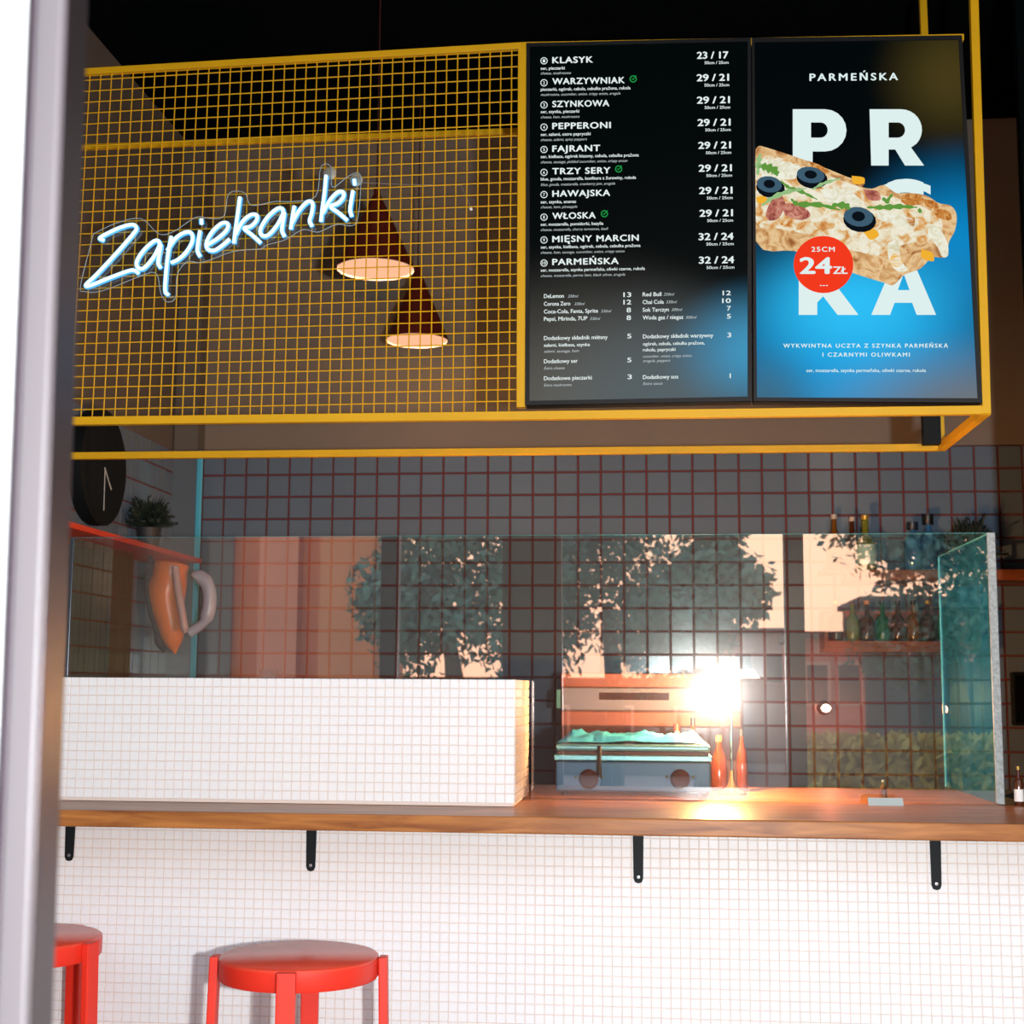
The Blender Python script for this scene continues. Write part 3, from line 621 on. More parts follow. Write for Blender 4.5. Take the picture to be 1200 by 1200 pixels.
# ------------------------------------------------------------------ pendant lamps
def pendant(label, cx, cy, wpx, apex_y, Y, power, cord_x):
    c = U(cx, cy, Y); r = wpx/2*Y/F*.985; h = U(cx, apex_y, Y).z-c.z
    t = empty('pendant_lamp', c, label, 'lamp', 'cone pendant lamps behind the wire grid')
    sh = MB(); n = 40; i0 = 0
    outer = [(r, 0), (r*.012+.004, h), (.004, h+.015)]
    sh.lathe([(r, 0), (r, .004), (.012, h), (.012, h+.02)], tuple(c), 40); sh.f = [f for f in sh.f if len(f) == 4]; sh.build('shade', mat('oxblood_lacquer', (.085, .010, .006), .35), t, smooth=True)
    inner = MB().lathe([(r-.003, -.001), (.012, h-.02)], tuple(c), 40)
    # remove end caps so that the cone stays open below
    inner.f = [f for f in inner.f if len(f) == 4]
    inner.build('shade_lining', mat('white_lamp_lining', (.9, .72, .6), .6), t, fix=False, smooth=True)
    MB().lathe([(0, .060), (.022, .055), (.032, .03), (.030, .008), (.016, -.004), (0, -.006)], (c.x, c.y, c.z+.022), 16).build('bulb', emat('warm_bulb', (1.0, .62, .38), 6.), t, smooth=True)
    # frosted diffuser just inside the rim
    MB().lathe([(r-.004, 0), (0, .0)], (c.x, c.y, c.z+.006), 40).build('diffuser', emat('warm_diffuser', (1.0, .46, .27), 1.15), t, fix=False)
    MB().tube([(c.x, c.y, c.z+h+.01), (c.x, c.y, ZC-.02)], .0028, 6).build('cord', mat('dark_red_cord', (.05, .006, .004), .6), t, smooth=True)
    MB().lathe([(.045, 0), (.045, .02), (.01, .022)], (c.x, c.y, ZC-.025), 20).build('ceiling_cup', BLK, t, smooth=True)
    l = bpy.data.lights.new('bulb_light', 'POINT'); l.energy = power; l.color = (1, .6, .36); l.shadow_soft_size = .03
    o = bpy.data.objects.new('bulb_light', l); COL.objects.link(o); o.location = (c.x, c.y, c.z-.02); return t
pendant('larger, higher cone pendant lamp with glowing underside, right of the neon sign', 440, 316, 98, 228, 4.75, 2.2, 445)
pendant('smaller, lower cone pendant lamp with glowing underside, hanging farther back', 488.5, 399.5, 78, 318, 5.75, 2.2, 490)

# ------------------------------------------------------------------ stools
def stool(label, c, r, zt, rot, legw=.043):
    t = empty('bar_stool', (c.x, c.y, 0), label, 'stool', 'red bar stools along the counter', rz=0)
    MB().lathe([(0, zt), (r-.006, zt), (r, zt-.004), (r, zt-.010)][::-1], (c.x, c.y, 0), 56).build('seat', REDTOP, t, smooth=True)
    MB().lathe([(r-.03, zt-.052), (r-.003, zt-.052), (r+.001, zt-.046), (r+.001, zt-.009), (r-.03, zt-.009), ], (c.x, c.y, 0), 56).build('seat_rim', RED, t, smooth=True)
    for k in range(4):
        a = rot+k*PI/2; d = Vector((math.cos(a), math.sin(a), 0)); s = Vector((-d.y, d.x, 0)); R0 = r+.001; th_ = .021
        p0 = Vector((c.x, c.y, 0))+d*(R0+.012); m = MB(); w = legw/2
        pts = [p0+d*.006-s*w, p0+d*.006+s*w, p0+d*(.006+th_)+s*w, p0+d*(.006+th_)-s*w]
        tq_ = [Vector((c.x, c.y, zt-.004))+d*R0-s*w, Vector((c.x, c.y, zt-.004))+d*R0+s*w, Vector((c.x, c.y, zt-.004))+d*(R0+th_)+s*w, Vector((c.x, c.y, zt-.004))+d*(R0+th_)-s*w]
        m.v = [tuple(p) for p in pts+tq_]; m.f = [(0, 3, 2, 1), (4, 5, 6, 7), (0, 1, 5, 4), (1, 2, 6, 5), (2, 3, 7, 6), (3, 0, 4, 7)]
        m.build('leg', RED, t, bevel=.0035)
    pts = [Vector((c.x, c.y, .28))+Vector((math.cos(rot+a*2*PI/32), math.sin(rot+a*2*PI/32), 0))*(r+.02) for a in range(33)]
    MB().tube(pts, .009, 8, caps=False).build('foot_ring', RED, t, smooth=True)
    return t
ZS = .80
cs = UZ(351, 1118, ZS)
rs_ = 92.5/F*(cs-EYE).dot(fwd)
ang = math.atan2(-cs.y, -cs.x)
stool('red round bar stool standing whole in view under the second bracket', cs, rs_, ZS, math.radians(-84))
cs2 = UZ(30, 1096, ZS)
stool('red round bar stool half hidden behind the door jamb at the left edge', cs2, rs_, ZS, math.radians(-15))

# ------------------------------------------------------------------ things on the left wall
cc = UX(112, 548, XL+.03); cr_ = .222
ck = empty('wall_clock', cc, 'round black wall clock with thin pale hands on the left wall above the plant', 'clock')
MB().lathe([(0, -.02), (cr_*.98, -.02), (cr_, -.012), (cr_, .035), (cr_*.93, .042), (cr_*.88, .034)], tuple(cc), 48, 'x').build('case', BLKM, ck, smooth=True)
MB().lathe([(cr_*.885, 0), (0, .0005)], (cc.x+.030, cc.y, cc.z), 48, 'x').build('dial', mat('dark_green_dial', (.002, .009, .010), .8, spec=.1), ck)
HND = mat('pale_clock_hand', (.45, .5, .5), .4)
h0 = Vector((cc.x+.036, cc.y, cc.z)); MB().bar(h0, h0+Vector((0, .075, -.075)), .006, .002, Vector((1, 0, 0))).build('hour_hand', HND, ck)
MB().bar(h0+Vector((.002, 0, 0)), h0+Vector((.002, .004, -.165)), .005, .002, Vector((1, 0, 0))).build('minute_hand', HND, ck)
for k in range(12):
    a = k*PI/6; d = Vector((0, math.sin(a), math.cos(a))); b = Vector((cc.x+.0325, cc.y, cc.z))+d*(cr_*.76); MB().bar(b, b+d*.018, .005, .001, Vector((1, 0, 0))).build('hour_mark', mat('dim_hour_mark', (.10, .13, .13), .5), ck)
# red corner shelf
SHR = mat('red_shelf_board', (.52, .045, .012), .5, noise_=.15, nscale=10)
zs = U(235, 664, YB-.2).z; fx = UZ(78, 617, zs)
shl = MB().box((XL+.008, fx.y, zs), (fx.x, UX(236, 662, fx.x).y, zs+.02)).build('red_shelf', SHR, bevel=.002); tag(shl, 'red painted shelf board on the left wall carrying the potted plant', 'shelf')
def plant(label, px, py_, wpx, hpx, Y, zbase, col=(.006, .016, .009), n=150, seed=3, pot=True):
    rnd = random.Random(seed); c = U(px, py_, Y); sc = Y/F; t = empty('potted_plant', (c.x, c.y, zbase), label, 'plant')
    ph = .10 if pot else .05; r = .05
    MB().lathe([(0, 0), (r*.75, 0), (r, ph), (r*.93, ph), (r*.9, ph-.012), (0, ph-.014)], (c.x, c.y, zbase), 20).build('pot', mat('dark_pot', (.02, .022, .025), .6), t, smooth=True)
    m = MB(); base = Vector((c.x, c.y, zbase+ph-.01)); W_ = wpx*sc/2; H_ = hpx*sc
    for k in range(n):
        a = rnd.uniform(0, 2*PI); el = rnd.uniform(.02, 1)**.7; L_ = rnd.uniform(.55, 1.0)
        tip = base+Vector((math.cos(a)*W_*L_*(1-el*.55), math.sin(a)*W_*L_*(1-el*.55), H_*L_*el+.01)); mid = base.lerp(tip, .55)+Vector((0, 0, .012))
        s = (tip-base).cross(Vector((rnd.uniform(-1, 1), rnd.uniform(-1, 1), .3))).normalized()*rnd.uniform(.004, .009)
        m.quad(base-s*.3, mid-s, tip, mid+s)
        for q in range(3):
            b = mid.lerp(tip, rnd.uniform(-.3, .8)); e_ = b+Vector((rnd.uniform(-1, 1), rnd.uniform(-1, 1), rnd.uniform(-.3, 1)))*.022; s2_ = s*.8
            m.quad(b-s2_*.3, b.lerp(e_, .5)-s2_, e_, b.lerp(e_, .5)+s2_)
    o = m.build('foliage', mat('dark_green_leaf', col, .7), t, fix=False); return t
pt = plant('dark bushy plant in a dark pot on the red shelf beside the clock', 174, 632, 86, 44, 5.55, zs+.021, n=380)
pc = U(172, 632, 5.50)
vine = MB().tube(spline([U(172, 634, 5.46), U(177, 660, 5.46), U(171, 682, 5.46), U(175, 712, 5.46), U(182, 738, 5.46), U(184, 753, 5.46), U(193, 763, 5.46)], 8), .009, 6).build('trailing_cable', mat('navy_cord', (.004, .008, .016), .8), smooth=True)
tag(vine, 'dark wavy cord hanging down from the red shelf below the potted plant', 'cord')
# inflatable cactus
YCa = 5.7
cb = U(205, 770, YCa); cac = empty('cactus_figure', (cb.x, cb.y, ZT-.2), 'orange cactus-shaped figure with a pale curved arm behind the glass at left', 'decoration')
def skinpath(px, Y, rad, n=14): return spline([U(x, y, Y) for x, y in px], 6), rad
P = [U(x, y, YCa) for x, y in ((202, 656), (201, 662), (199, 676), (195, 700), (200, 730), (203, 752), (205, 766))]
MB().tube(spline(P, 4), [.02, .04, .06, .07]+[.072]*5+[.076, .078, .078, .076, .072, .068, .062, .058, .054, .05, .045, .038, .030, .020, .012, .004], 20).build('body', mat('orange_vinyl', (.80, .20, .03), .3), cac, smooth=True)
P = [U(x, y, YCa-.075) for x, y in ((205, 662), (206, 670), (209, 692), (213, 715), (217, 742))]
MB().tube(spline(P, 5), [.008]+[.016]*19+[.006], 12).build('highlight', mat('pale_pink_highlight', (.55, .34, .34), .2), cac, smooth=True)  # pale highlight of the body, modelled as its own pink tube
P = [U(x, y, YCa-.02) for x, y in ((222, 742), (240, 728), (246, 705), (243, 685), (234, 676), (229, 680))]
MB().tube(spline(P, 5), [.02]*6+[.028]*10+[.03]*8+[.022, .008], 14).build('arm', mat('lavender_vinyl', (.50, .48, .62), .25), cac, smooth=True)

# ------------------------------------------------------------------ shelves with bottles on the back wall
YSH = YB-.16
def board(name, label, x0, x1, y0, y1, Yf, m, cat='shelf'):
    a = U(x0, y1, Yf); b = U(x1, y0, Yf)
    o = MB().box((a.x, Yf, a.z), (b.x, YB-.014, b.z)).build(name, m, bevel=.002); tag(o, label, cat); return o
bs = board('wall_shelf', 'upper wooden wall shelf on black brackets behind the right end of the glass', 992, 1215, 667, 680, YB-.20, WOODS)
zshelf = U(1100, 667, YB-.20).z
for px in (974, 1160):
    a = U(px, 648, YB-.20); b = U(px, 666, YB-.20); m = MB(); x = a.x
    m.box((x, YB-.205, b.z), (x+.012, YB-.195, a.z)); m.box((x, YB-.205, a.z-.010), (x+.075, YB-.195, a.z)); m.box((x, YB-.195, b.z-.0), (x+.012, YB-.014, b.z+.012))
    br = m.build('shelf_bracket', BLK, bs)
def bottle(label, px, Y, zb, top_px, rad, glassc, cap, labelc=None, group=None, neck=.34, name='bottle', n=16, ck=.38, ch=.92):
    x = U(px, 640, Y).x; H = U(px, top_px, Y).z-zb; t = empty(name, (x, Y, zb), label, 'bottle', group); c = (x, Y, zb)
    MB().lathe([(0, .001), (rad*.9, 0), (rad, .006), (rad, H*(1-neck-.12)), (rad*.85, H*(1-neck-.04)), (rad*.36, H*(1-neck+.06)), (rad*.30, H*.93), (rad*.30, H*.94)], c, n).build('body', glassc, t, smooth=True)
    MB().lathe([(rad*(ck-.02), H*ch), (rad*ck, H*ch+.001), (rad*ck, H), (0, H+.001)], c, n).build('cap', cap, t, smooth=True)
    if labelc: 
        m = MB().lathe([(rad*1.02, H*.10), (rad*1.02, H*.46)], c, n); m.f = [f for f in m.f if len(f) == 4]; m.build('label', labelc, t, smooth=True)
    return t
AMB = mat('amber_glass', (.30, .12, .02), .08, trans=.5); GRNG = mat('olive_glass', (.28, .30, .03), .08, trans=.5); BLU = mat('blue_water_bottle', (.08, .30, .62), .05, trans=.6)
DGR = mat('deep_green_glass', (.02, .14, .05), .08, trans=.3); BRN = mat('brown_glass', (.10, .025, .008), .08, trans=.3); DCAP = mat('dark_cap', (.01, .016, .03), .4); GOLD = mat('gold_foil', (.5, .32, .06), .35, metal=.5)
PLBL = mat('pale_green_label', (.42, .62, .55), .6); WLBL = mat('white_label', (.8, .78, .74), .6); CLR = mat('clear_drink_glass', (.5, .45, .4), .05, trans=.8)
Yb_ = YB-.10
bottle('amber glass bottle, leftmost on the upper wall shelf', 978, Yb_, zshelf-.0, 603, .034, AMB, mat('pale_cap', (.45, .40, .34), .4))
bottle('dark glass bottle with pale cap, second from left on the upper shelf', 999, Yb_, zshelf, 606, .030, BRN, mat('pale_cap', (.45, .40, .34), .4))
bottle('olive-green glass bottle with pale green label on the upper shelf', 1014.5, Yb_-.055, zshelf, 604, .042, GRNG, GOLD, PLBL, neck=.42)
bottle('short blue plastic water bottle with dark cap on the upper shelf', 1070, Yb_, zshelf, 612, .038, BLU, DCAP, None, neck=.30, ck=.62, ch=.84)
bottle('taller blue plastic water bottle with black cap on the upper shelf', 1088.5, Yb_+.02, zshelf, 603, .036, BLU, mat('black_cap', (.006, .007, .01), .4), None, neck=.34, ck=.62, ch=.82)
x978 = U(968, 660, Yb_).x
MB().box((x978-.03, YB-.18, zshelf-.012), (x978+.16, YB-.02, zshelf-.001)).build('wood_board', WOODS, bs)
plant('dark spiky plant at the right end of the upper wall shelf', 1138, 660, 82, 56, Yb_-.03, zshelf+.001, col=(.006, .014, .008), n=360, seed=9, pot=False)
# lower crate with bottles
cx0, cx1 = U(966, 740, YB-.20).x, U(1150, 740, YB-.20).x; cz0 = U(1040, 764, YB-.20).z; cz1 = U(1040, 716, YB-.20).z
cr8 = empty('bottle_crate', ((cx0+cx1)/2, YB-.12, cz0), 'open red-brown wooden wall crate holding a row of bottles below the shelf', 'crate')
MB().box((cx0, YB-.20, cz0), (cx1, YB-.014, cz0+.018)).build('base_board', WOODS, cr8); MB().box((cx0, YB-.02, cz0+.019), (cx1, YB-.014, cz1+.01)).build('back_board', mat('red_back_board', (.42, .09, .03), .6), cr8)
MB().box((cx0, YB-.20, cz0+.019), (cx0+.014, YB-.021, cz1)).build('side_board', WOODS, cr8); MB().box((cx1-.014, YB-.20, cz0+.019), (cx1, YB-.021, cz1)).build('side_board', WOODS, cr8)
MB().box((cx0+.015, YB-.20, cz0+.019), (cx1-.015, YB-.192, cz0+.045)).build('front_lath', WOODS, cr8)
for k, (px, mt, cp, nm_) in enumerate(((978, BRN, GOLD, 'brown bottle with gold cap, leftmost in the wall crate'), (997, GRNG, DCAP, 'olive bottle with dark cap, second from left in the crate'), (1014, BRN, mat('peach_cap', (.7, .35, .2), .5), 'brown bottle with peach cap, third from left in the crate'),
    (1032, DGR, DCAP, 'bright green bottle, fourth from left in the crate'), (1050, BRN, DCAP, 'brown bottle with dark cap, fifth from left in the crate'), (1068, AMB, DCAP, 'amber bottle, sixth from left in the crate'), (1085, BRN, GOLD, 'brown bottle with gold cap near the glass corner, seventh in the crate'), (1103, DGR, GOLD, 'green bottle with gold cap, eighth in the crate behind the glass corner'))):
    bottle(nm_, px, YB-.10, cz0+.019, 704, .029, mt, cp, None, 'bottles in the wall crate')
# black wall screen cut by the right frame edge
a = U(1188, 850, YB-.05); b = U(1240, 788, YB-.05)
tb = empty('wall_tablet', (a.x+.08, YB-.03, a.z), 'small black wall screen cut by the right picture edge', 'tablet')
MB().box((a.x, YB-.05, a.z), (b.x, YB-.013, b.z)).build('housing', BLKM, tb, bevel=.004); MB().box((a.x+.01, YB-.0515, a.z+.01), (b.x-.01, YB-.0502, b.z-.01)).build('glass', mat('black_glass', (.004, .005, .006), .1), tb)

# ------------------------------------------------------------------ kitchen things behind the glass
YK = 4.22; gx0, gx1 = U(651, 900, YK).x, U(833, 900, YK).x; gz1 = U(740, 868, YK).z
hg = gz1-ZT
gr = empty('contact_grill', ((gx0+gx1)/2, YK+.2, ZT), 'stainless steel twin contact grill with two dark knobs behind the glass', 'grill')
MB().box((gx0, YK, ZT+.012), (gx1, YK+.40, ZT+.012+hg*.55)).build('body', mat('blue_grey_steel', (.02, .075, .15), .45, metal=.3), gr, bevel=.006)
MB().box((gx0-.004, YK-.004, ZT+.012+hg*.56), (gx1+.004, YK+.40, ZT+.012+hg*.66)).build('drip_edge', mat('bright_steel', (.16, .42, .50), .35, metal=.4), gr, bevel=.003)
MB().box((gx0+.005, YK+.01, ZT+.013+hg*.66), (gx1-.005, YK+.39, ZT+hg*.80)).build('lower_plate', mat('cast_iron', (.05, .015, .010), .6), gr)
MB().box((gx0, YK, ZT+hg*.805), (gx1, YK+.38, ZT+hg*.93)).build('upper_plate', mat('teal_steel', (.14, .36, .42), .35, metal=.5), gr, bevel=.008)  # plate in one even teal tone
for px in (690, 797):
    c = U(px, 913, YK); k = MB().lathe([(.029, .0), (.029, -.004), (.026, -.008), (.024, -.022), (.020, -.026), (0, -.026)], (c.x, YK-.001, c.z), 28, 'y').build('knob', mat('brown_black_knob', (.030, .008, .005), .7, spec=.15), gr, smooth=True)
    MB().box((c.x-.003, YK-.034, c.z-.016), (c.x+.003, YK-.0275, c.z+.016)).build('grip', mat('brown_black_knob', (.030, .008, .005), .7, spec=.15), k)
    for dx in (-.038, .038): MB().lathe([(.005, 0), (.004, -.004), (0, -.005)], (c.x+dx, YK-.001, c.z+.006), 10, 'y').build('indicator', mat('dark_indicator', (.03, .05, .02), .3), gr)
for dx in (.03, hg): pass
for x in (gx0+.03, gx1-.03): MB().lathe([(.014, 0), (.014, .012)], (x, YK+.03, ZT), 12).build('foot', BLK, gr)
xh = U(703, 890, YK).x; MB().tube([(xh, YK-.03, ZT+hg*.9), (xh, YK-.05, ZT+hg*.62), (xh, YK-.045, ZT+hg*.36)], [.006, .006, .008], 10).build('handle', BLK, gr, smooth=True)
# crumpled teal sheet of foil on the grill
fb = MB(); nx, ny = 34, 12; x0, x1 = gx0-.002, gx1-.01
for i in range(nx+1):
    for j in range(ny+1):
        x = x0+(x1-x0)*i/nx; y = YK+.03+.30*j/ny; e_ = min(1, min(i, nx-i)/3)*min(1, min(j, ny-j)/2+.2)
        z = ZT+hg*.94+ e_*(.022+.022*noise.noise(Vector((x*11, y*10, 1)))+.012*noise.noise(Vector((x*40, y*40, 5)))); fb.v.append((x, y, z))
for i in range(nx):
    for j in range(ny): a = i*(ny+1)+j; fb.f.append((a, a+ny+1, a+ny+2, a+1))
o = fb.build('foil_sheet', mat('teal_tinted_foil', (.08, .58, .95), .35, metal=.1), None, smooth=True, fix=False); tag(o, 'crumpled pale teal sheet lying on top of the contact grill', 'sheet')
# oven on the back counter
YO = 5.45; ox0, ox1 = U(657, 800, YO).x, U(870, 800, YO).x; oz1 = U(760, 789, YO).z; oz0 = .92
bc = MB().box((XL+.05, YO-.10, 0), (1.9, YB-.015, .915)).build('back_counter', STEEL, bevel=.004); tag(bc, 'low steel kitchen counter along the back wall, hidden below the worktop line', 'counter')
OR = mat('orange_lit_front', (.36, .075, .018), .35, metal=.3, noise_=.3, nscale=9)  # orange light on the steel oven fronts put into the colour
ov = empty('pizza_oven', ((ox0+ox1)/2, YO+.25, oz0), 'steel deck oven with a dark slot and reddish fronts on the back counter', 'oven')
MB().box((ox0, YO+.012, oz0), (ox1, YO+.5, oz1)).build('body', mat('brown_steel', (.16, .07, .045), .45, metal=.4), ov, bevel=.006)
def strip(name, y0, y1, x0, x1, m, d=0.): a_ = U(x0, y1, YO); b_ = U(x1, y0, YO); return MB().box((a_.x, YO-d, a_.z), (b_.x, YO+.0115, b_.z)).build(name, m, ov, bevel=.002)
strip('hood', 790, 805, 658, 868, OR, .03); strip('control_panel', 807, 832, 658, 868, mat('warm_grey_panel', (.26, .20, .19), .4, metal=.3)); strip('slot', 812, 820, 702, 784, mat('slot_dark', (.08, .015, .01), .6), .003)
strip('door', 835, 850, 658, 868, OR, .01); strip('door', 853, 888, 658, 868, mat('oven_glass', (.12, .035, .015), .12), .005)
strip('side_light_strip', 808, 830, 652, 657, mat('green_indicator_strip', (.10, .30, .25), .4), .004)
# lit bread loaves in the oven window
for k, px in enumerate((686, 698)):
    pass
# carafe and bottles near the grill
def carafe(label, px, zb, H, r, m, capm, Y, name='bottle', cat='bottle'):
    x = U(px, 850, Y).x; t = empty(name, (x, Y, zb), label, cat); c = (x, Y, zb)
    MB().lathe([(0, 0), (r, 0), (r*1.02, H*.4), (r*.8, H*.62), (r*.35, H*.78), (r*.3, H*.9)], c, 18).build('body', m, t, smooth=True)
    MB().lathe([(r*.36, H*.89), (r*.36, H), (0, H)], c, 14).build('cap', capm, t, smooth=True); return t
CL2 = mat('teal_squeeze_bottle', (.30, .55, .55), .2, trans=.3)
carafe('pale teal squeeze bottle with red cap beside the oven behind the grill', 793, ZT, .20, .030, CL2, mat('red_cap', (.5, .04, .02), .4), 4.66)
carafe('amber oil bottle beside the lamp pole behind the glass', 812, ZT, .22, .022, AMB, DCAP, 4.68)
carafe('tall brown sauce bottle right of the grill behind the glass', 842, ZT, .17, .026, BRN, mat('orange_cap', (.75, .2, .04), .4), 4.50)
carafe('dark narrow bottle right of the lamp pole behind the glass', 869, ZT, .19, .018, BRN, DCAP, 4.50)
carafe('small dark brown bottle with pale tip standing alone right of the middle of the glass', 1033, ZT, .055, .011, BRN, mat('pale_tip', (.5, .7, .6), .3), 4.25)
# heat lamp on a pole
YH = 4.36; pb = U(858, 926, YH); zl = U(840, 818, YH).z
hl = empty('heat_lamp', (pb.x, YH, ZT), 'bright warm heat lamp on a slim pole with flared foot behind the glass', 'lamp')
MB().lathe([(0, 0), (.045, 0), (.043, .006), (.018, .018), (.008, .045), (.0055, .07)], (pb.x, YH, ZT), 28).build('foot', mat('brass', (.65, .35, .14), .25, metal=.8), hl, smooth=True)
MB().tube(spline([(pb.x, YH, ZT+.06), (pb.x, YH, zl+.02), (pb.x-.008, YH, zl+.065), (pb.x+.015, YH-.0, zl+.085)], 6), .0042, 10).build('pole', mat('chrome', (.7, .75, .75), .12, metal=1.), hl, smooth=True)
cl = U(840, 806, YH)
MB().tube([(pb.x, YH, cl.z+.040), (cl.x, YH, cl.z+.040)], .0042, 10).build('arm', MATS['chrome'], hl, smooth=True)
m = MB().lathe([(.010, .050), (.016, .046), (.030, .026), (.036, .0)], tuple(cl), 28); m.f = [f for f in m.f if len(f) == 4]
m.build('shade', mat('white_enamel', (.85, .8, .75), .3), hl, smooth=True)
MB().lathe([(0, .02), (.014, .012), (.022, -.006), (.018, -.024), (0, -.032)], tuple(cl), 20).build('bulb', emat('heat_bulb', (1.0, .62, .40), 60.), hl, smooth=True)
sp = U(871, 789, YH)
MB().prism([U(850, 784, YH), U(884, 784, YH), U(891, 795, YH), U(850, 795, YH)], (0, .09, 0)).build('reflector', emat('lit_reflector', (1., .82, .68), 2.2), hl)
l = bpy.data.lights.new('heat_lamp_light', 'POINT'); l.energy = 75; l.color = (1, .46, .16); l.shadow_soft_size = .025
o = bpy.data.objects.new('heat_lamp_light', l); COL.objects.link(o); o.location = (cl.x, YH, cl.z-.05)
# small round lamp to the right
YR = 6.08; c = U(968, 830, YR)
rl_ = empty('wall_lamp', (c.x, YR, c.z), 'small round glowing reddish bulb on the tiled wall, right of the heat lamp', 'lamp')
MB().lathe([(0, .018), (.014, .013), (.022, 0), (.014, -.013), (0, -.018)], tuple(c), 18).build('bulb', emat('small_bulb', (1, .62, .42), 9.), rl_, smooth=True)
MB().lathe([(.012, .018), (.014, .030), (.030, .070), (.030, .078)], tuple(c), 18, 'y').build('holder', mat('dark_holder', (.06, .02, .015), .5), rl_, smooth=True)
l = bpy.data.lights.new('wall_lamp_light', 'POINT'); l.energy = 1.6; l.color = (1, .20, .10); l.shadow_soft_size = .02
o = bpy.data.objects.new('wall_lamp_light', l); COL.objects.link(o); o.location = (c.x, YR-.035, c.z)
# support table under the lamp
tb_ = MB().box((-.2, 4.72, 0), (1.5, 5.2, .918)).build('prep_table', STEEL, bevel=.004); tag(tb_, 'low steel preparation table behind the bar, below the worktop line', 'table')
# small cup behind the tiled block
c0_ = U(314.5, 795, YBB-.06); zt_ = U(314.5, 784.5, YBB-.06).z
cu = empty('small_cup', (c0_.x, YBB-.06, ZBT), 'small dark teal cup standing on the tiled block behind the glass', 'cup')
MB().lathe([(.024, .0), (.028, zt_-ZBT), (.025, zt_-ZBT), (.021, .004), (0, .004)], (c0_.x, YBB-.06, ZBT), 20).build('body', mat('dark_teal_glaze', (.01, .09, .12), .2), cu, smooth=True)
# acrylic tag in front of the glass
a = U(1018, 942, YG-.05); a = UZ(1018, 944, ZT); b = UZ(1058, 944, ZT)
o = MB().prism([(a.x, a.y, ZT), (b.x, a.y, ZT), (b.x, a.y+.016, ZT+.020), (a.x, a.y+.016, ZT+.020)], (0, .002, 0)).build('acrylic_card', mat('frosted_acrylic', (.52, .62, .60), .2, alpha=.8)); tag(o, 'small clear acrylic card holder lying on the worktop before the glass', 'card holder')
# little bottle with white label beyond the glass corner, and dark tray
Yq = UZ(1181, 944, ZT).y
xq = U(1183, 640, Yq).x
sb = bottle('tiny dark bottle with white label on the worktop right of the glass corner', 1183, Yq, ZT, 898, .0125, BRN, GOLD, None, None, neck=.30)
m = MB().lathe([(.0131, .012), (.0131, .045)], (xq, Yq, ZT), 16); m.build('label', WLBL, sb, smooth=True)
xt = U(1190, 940, 4.3).x
tr_ = MB().prism([(xt, 4.15, ZT), (xt+.5, 4.15, ZT), (xt+.5, 4.15, ZT+.02), (xt+.06, 4.15, ZT+.02)], (0, .3, 0)).build('black_tray', BLKM); tag(tr_, 'flat black tray on the worktop at the right edge', 'tray')

# ------------------------------------------------------------------ the street behind the photographer (mirrored by the glass)
st = MB().box((-14, -30, -.12), (14, YD-.02, -.005)).build('pavement', mat('pavement_grey', (.30, .24, .21), .8, noise_=.2, nscale=2)); st['kind'] = 'structure'
def tree(label, px, top, Yo, r, seed, name='tree'):
    rnd = random.Random(seed); c = virt(px, top, Yo); H = c.z
    t = empty(name, (c.x, Yo, 0), label, 'tree', 'street trees seen mirrored in the glass')
    MB().tube(spline([(c.x, Yo, 0), (c.x+.05, Yo, H*.25), (c.x-.05, Yo+.1, H*.5)], 4), [.16, .15, .14, .13, .12, .11, .10, .08, .06], 8).build('trunk', mat('bark', (.05, .035, .025), .9), t, smooth=True)
    m = MB(); cen = Vector((c.x, Yo, 3.1))
    lob = [(cen+Vector((rnd.uniform(-.7, .7)*r, rnd.uniform(-.5, .5)*r, rnd.uniform(-1, 1)*1.25)), rnd.uniform(.35, .5)*r) for _ in range(26)]
    for k in range(10500):
        p, rr = rnd.choice(lob); d = Vector((rnd.gauss(0, 1), rnd.gauss(0, 1), rnd.gauss(0, 1))).normalized(); q = p+d*rr*rnd.uniform(.4, 1.05)
        a_ = Vector((rnd.gauss(0, 1), rnd.gauss(0, 1), rnd.gauss(0, 1))).normalized(); b_ = a_.cross(d).normalized(); s = rnd.uniform(.04, .085)
        m.quad(q-a_*s, q-b_*s*.5, q+a_*s, q+b_*s*.5)
    o = m.build('leaves', mat('street_leaf', (.06, .19, .17), .8), t, fix=False); o['kind'] = 'stuff'
tree('street tree mirrored left of the dark bar in the glass', 535, 520, -7.0, 1.15, 11)
tree('street tree mirrored in the middle of the glass', 715, 480, -9.6, 1.45, 12)
tree('street tree mirrored right of the middle of the glass', 822, 500, -7.0, .72, 13)
tree('street tree mirrored at the right end of the glass', 1110, 520, -9.6, 1.55, 14)
fa = virt(-60, 800, -9.0); fb_ = virt(438, 800, -9.0)
bd = empty('street_building', ((fa.x+fb_.x)/2, -9.2, 0), 'rose-brown house front across the street mirrored at the left of the glass', 'building')
MB().box((fa.x, -11, 0), (fb_.x, -9.0, 7.5)).build('wall', mat('rose_render', (.62, .24, .12), .9, noise_=.2, nscale=1.2), bd)
for k, (pa, pb, dd, c_) in enumerate(((372, 437, .5, (.60, .28, .14)), (300, 346, .25, (.60, .28, .18)), (238, 262, .3, (.30, .17, .20)), (60, 190, .2, (.40, .16, .08)))):
    x0, x1 = virt(pa, 800, -9+dd).x, virt(pb, 800, -9+dd).x
    MB().box((x0, -9.0, 0), (x1, -9.0+dd, 7.4)).build('bay', mat('bay_render_%s' % 'abcd'[k], c_, .9, noise_=.15, nscale=1.5), bd)
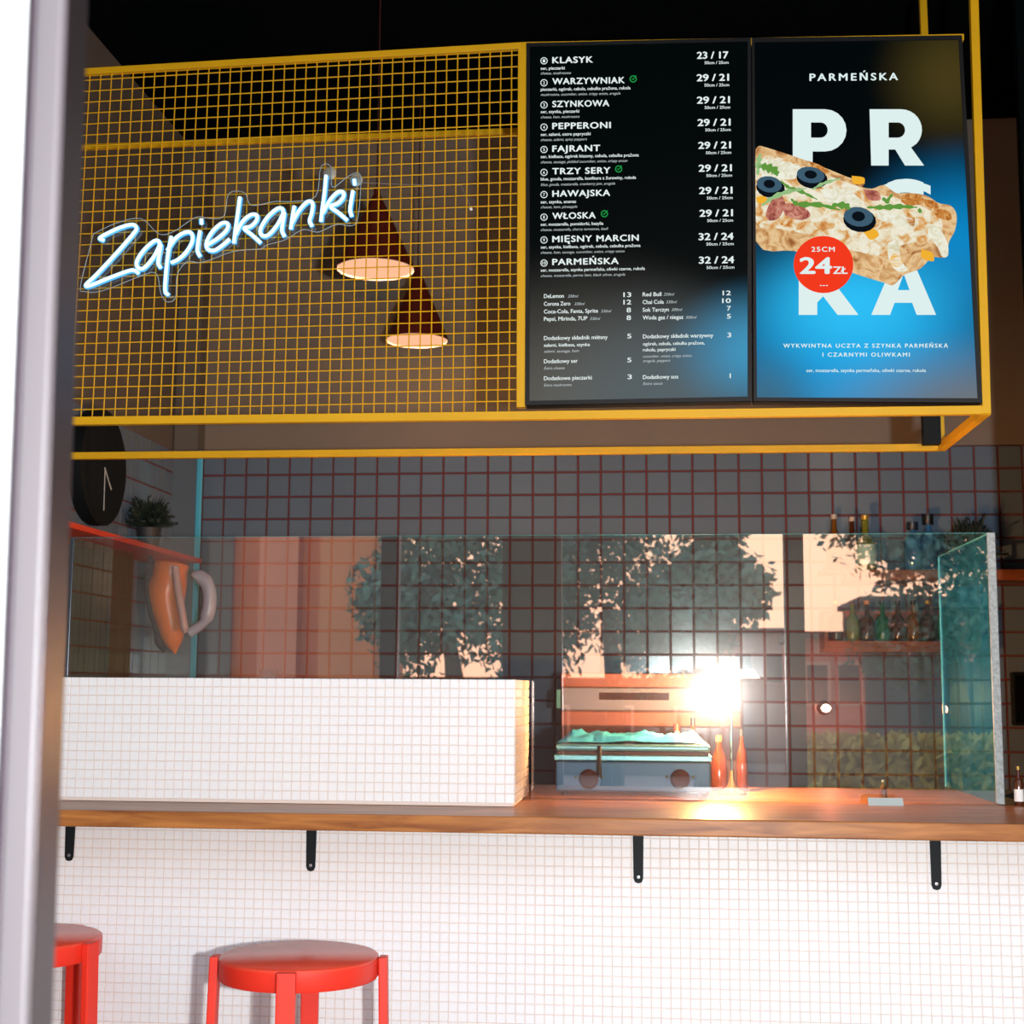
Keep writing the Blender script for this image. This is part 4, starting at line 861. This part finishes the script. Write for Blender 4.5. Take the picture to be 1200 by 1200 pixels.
for x in (virt(410, 800, -8.5).x, virt(325, 800, -8.75).x):
    f_ = MB().box((x-.2, -8.76, 4.2), (x+.2, -8.44, 5.6)).build('window', mat('house_window_frame', (.55, .45, .40), .6), bd)
    MB().box((x-.16, -8.46, 4.25), (x+.16, -8.435, 5.55)).build('pane', mat('house_pane', (.05, .05, .06), .1), f_)
for k, (pa, pb, pt, yo, c_, lab) in enumerate(((852, 925, 742, -20.0, (.46, .30, .27), 'pale low house seen mirrored beside the dark shop front post'), (938, 1012, 748, -13.5, (.50, .17, .13), 'rose low house seen mirrored right of the dark post'),
        (1014, 1240, 706, -16.5, (.035, .09, .11), 'dark teal building seen mirrored at the right end of the glass'), (470, 842, 800, -15.5, (.11, .06, .045), 'low dark brown building seen mirrored behind the trees'))):
    x0 = virt(pa, pt, yo); x1 = virt(pb, pt, yo); b_ = empty('street_building', ((x0.x+x1.x)/2, yo-1, 0), lab, 'building')
    MB().box((x0.x, yo-3, 0), (x1.x, yo, x0.z)).build('wall', mat('far_render_%s' % 'abcd'[k], c_, .9, noise_=.15, nscale=1.5), b_)
    MB().box((x0.x-.1, yo-3, x0.z+.001), (x1.x+.1, yo+.12, x0.z+.10)).build('eaves', mat('far_eaves', (.10, .07, .07), .9), b_)
    nwin = max(2, int((x1.x-x0.x)/.9)); zt2 = x0.z
    for q in range(nwin):
        xw = x0.x+(x1.x-x0.x)*(q+.5)/nwin
        f_ = MB().box((xw-.2, yo-.02, zt2-1.0), (xw+.2, yo+.03, zt2-.35)).build('window', mat('far_window_frame', (.55, .36, .30), .7), b_)
        MB().box((xw-.15, yo+.031, zt2-.95), (xw+.15, yo+.04, zt2-.40)).build('pane', mat('house_pane', (.05, .05, .06), .1), f_)
hd = MB()
ha = virt(945, 870, -5.5); hb_ = virt(1260, 870, -5.5); rnd = random.Random(5)
hz = virt(1100, 862, -5.5).z
hed = empty('hedge', ((ha.x+hb_.x)/2, -5.5, 0), 'clipped low hedge across the pavement mirrored at the lower right of the glass', 'hedge')
for k in range(5200):
    q = Vector((rnd.uniform(ha.x, hb_.x), -5.5+rnd.uniform(-.35, .35), rnd.uniform(.1, hz))); a_ = Vector((rnd.gauss(0, 1), rnd.gauss(0, 1), rnd.gauss(0, 1))).normalized(); b_ = a_.orthogonal().normalized(); s = rnd.uniform(.04, .08)
    hd.quad(q-a_*s, q-b_*s*.5, q+a_*s, q+b_*s*.5)
o = hd.build('leaves', mat('hedge_leaf', (.34, .32, .07), .7), hed, fix=False); o['kind'] = 'stuff'
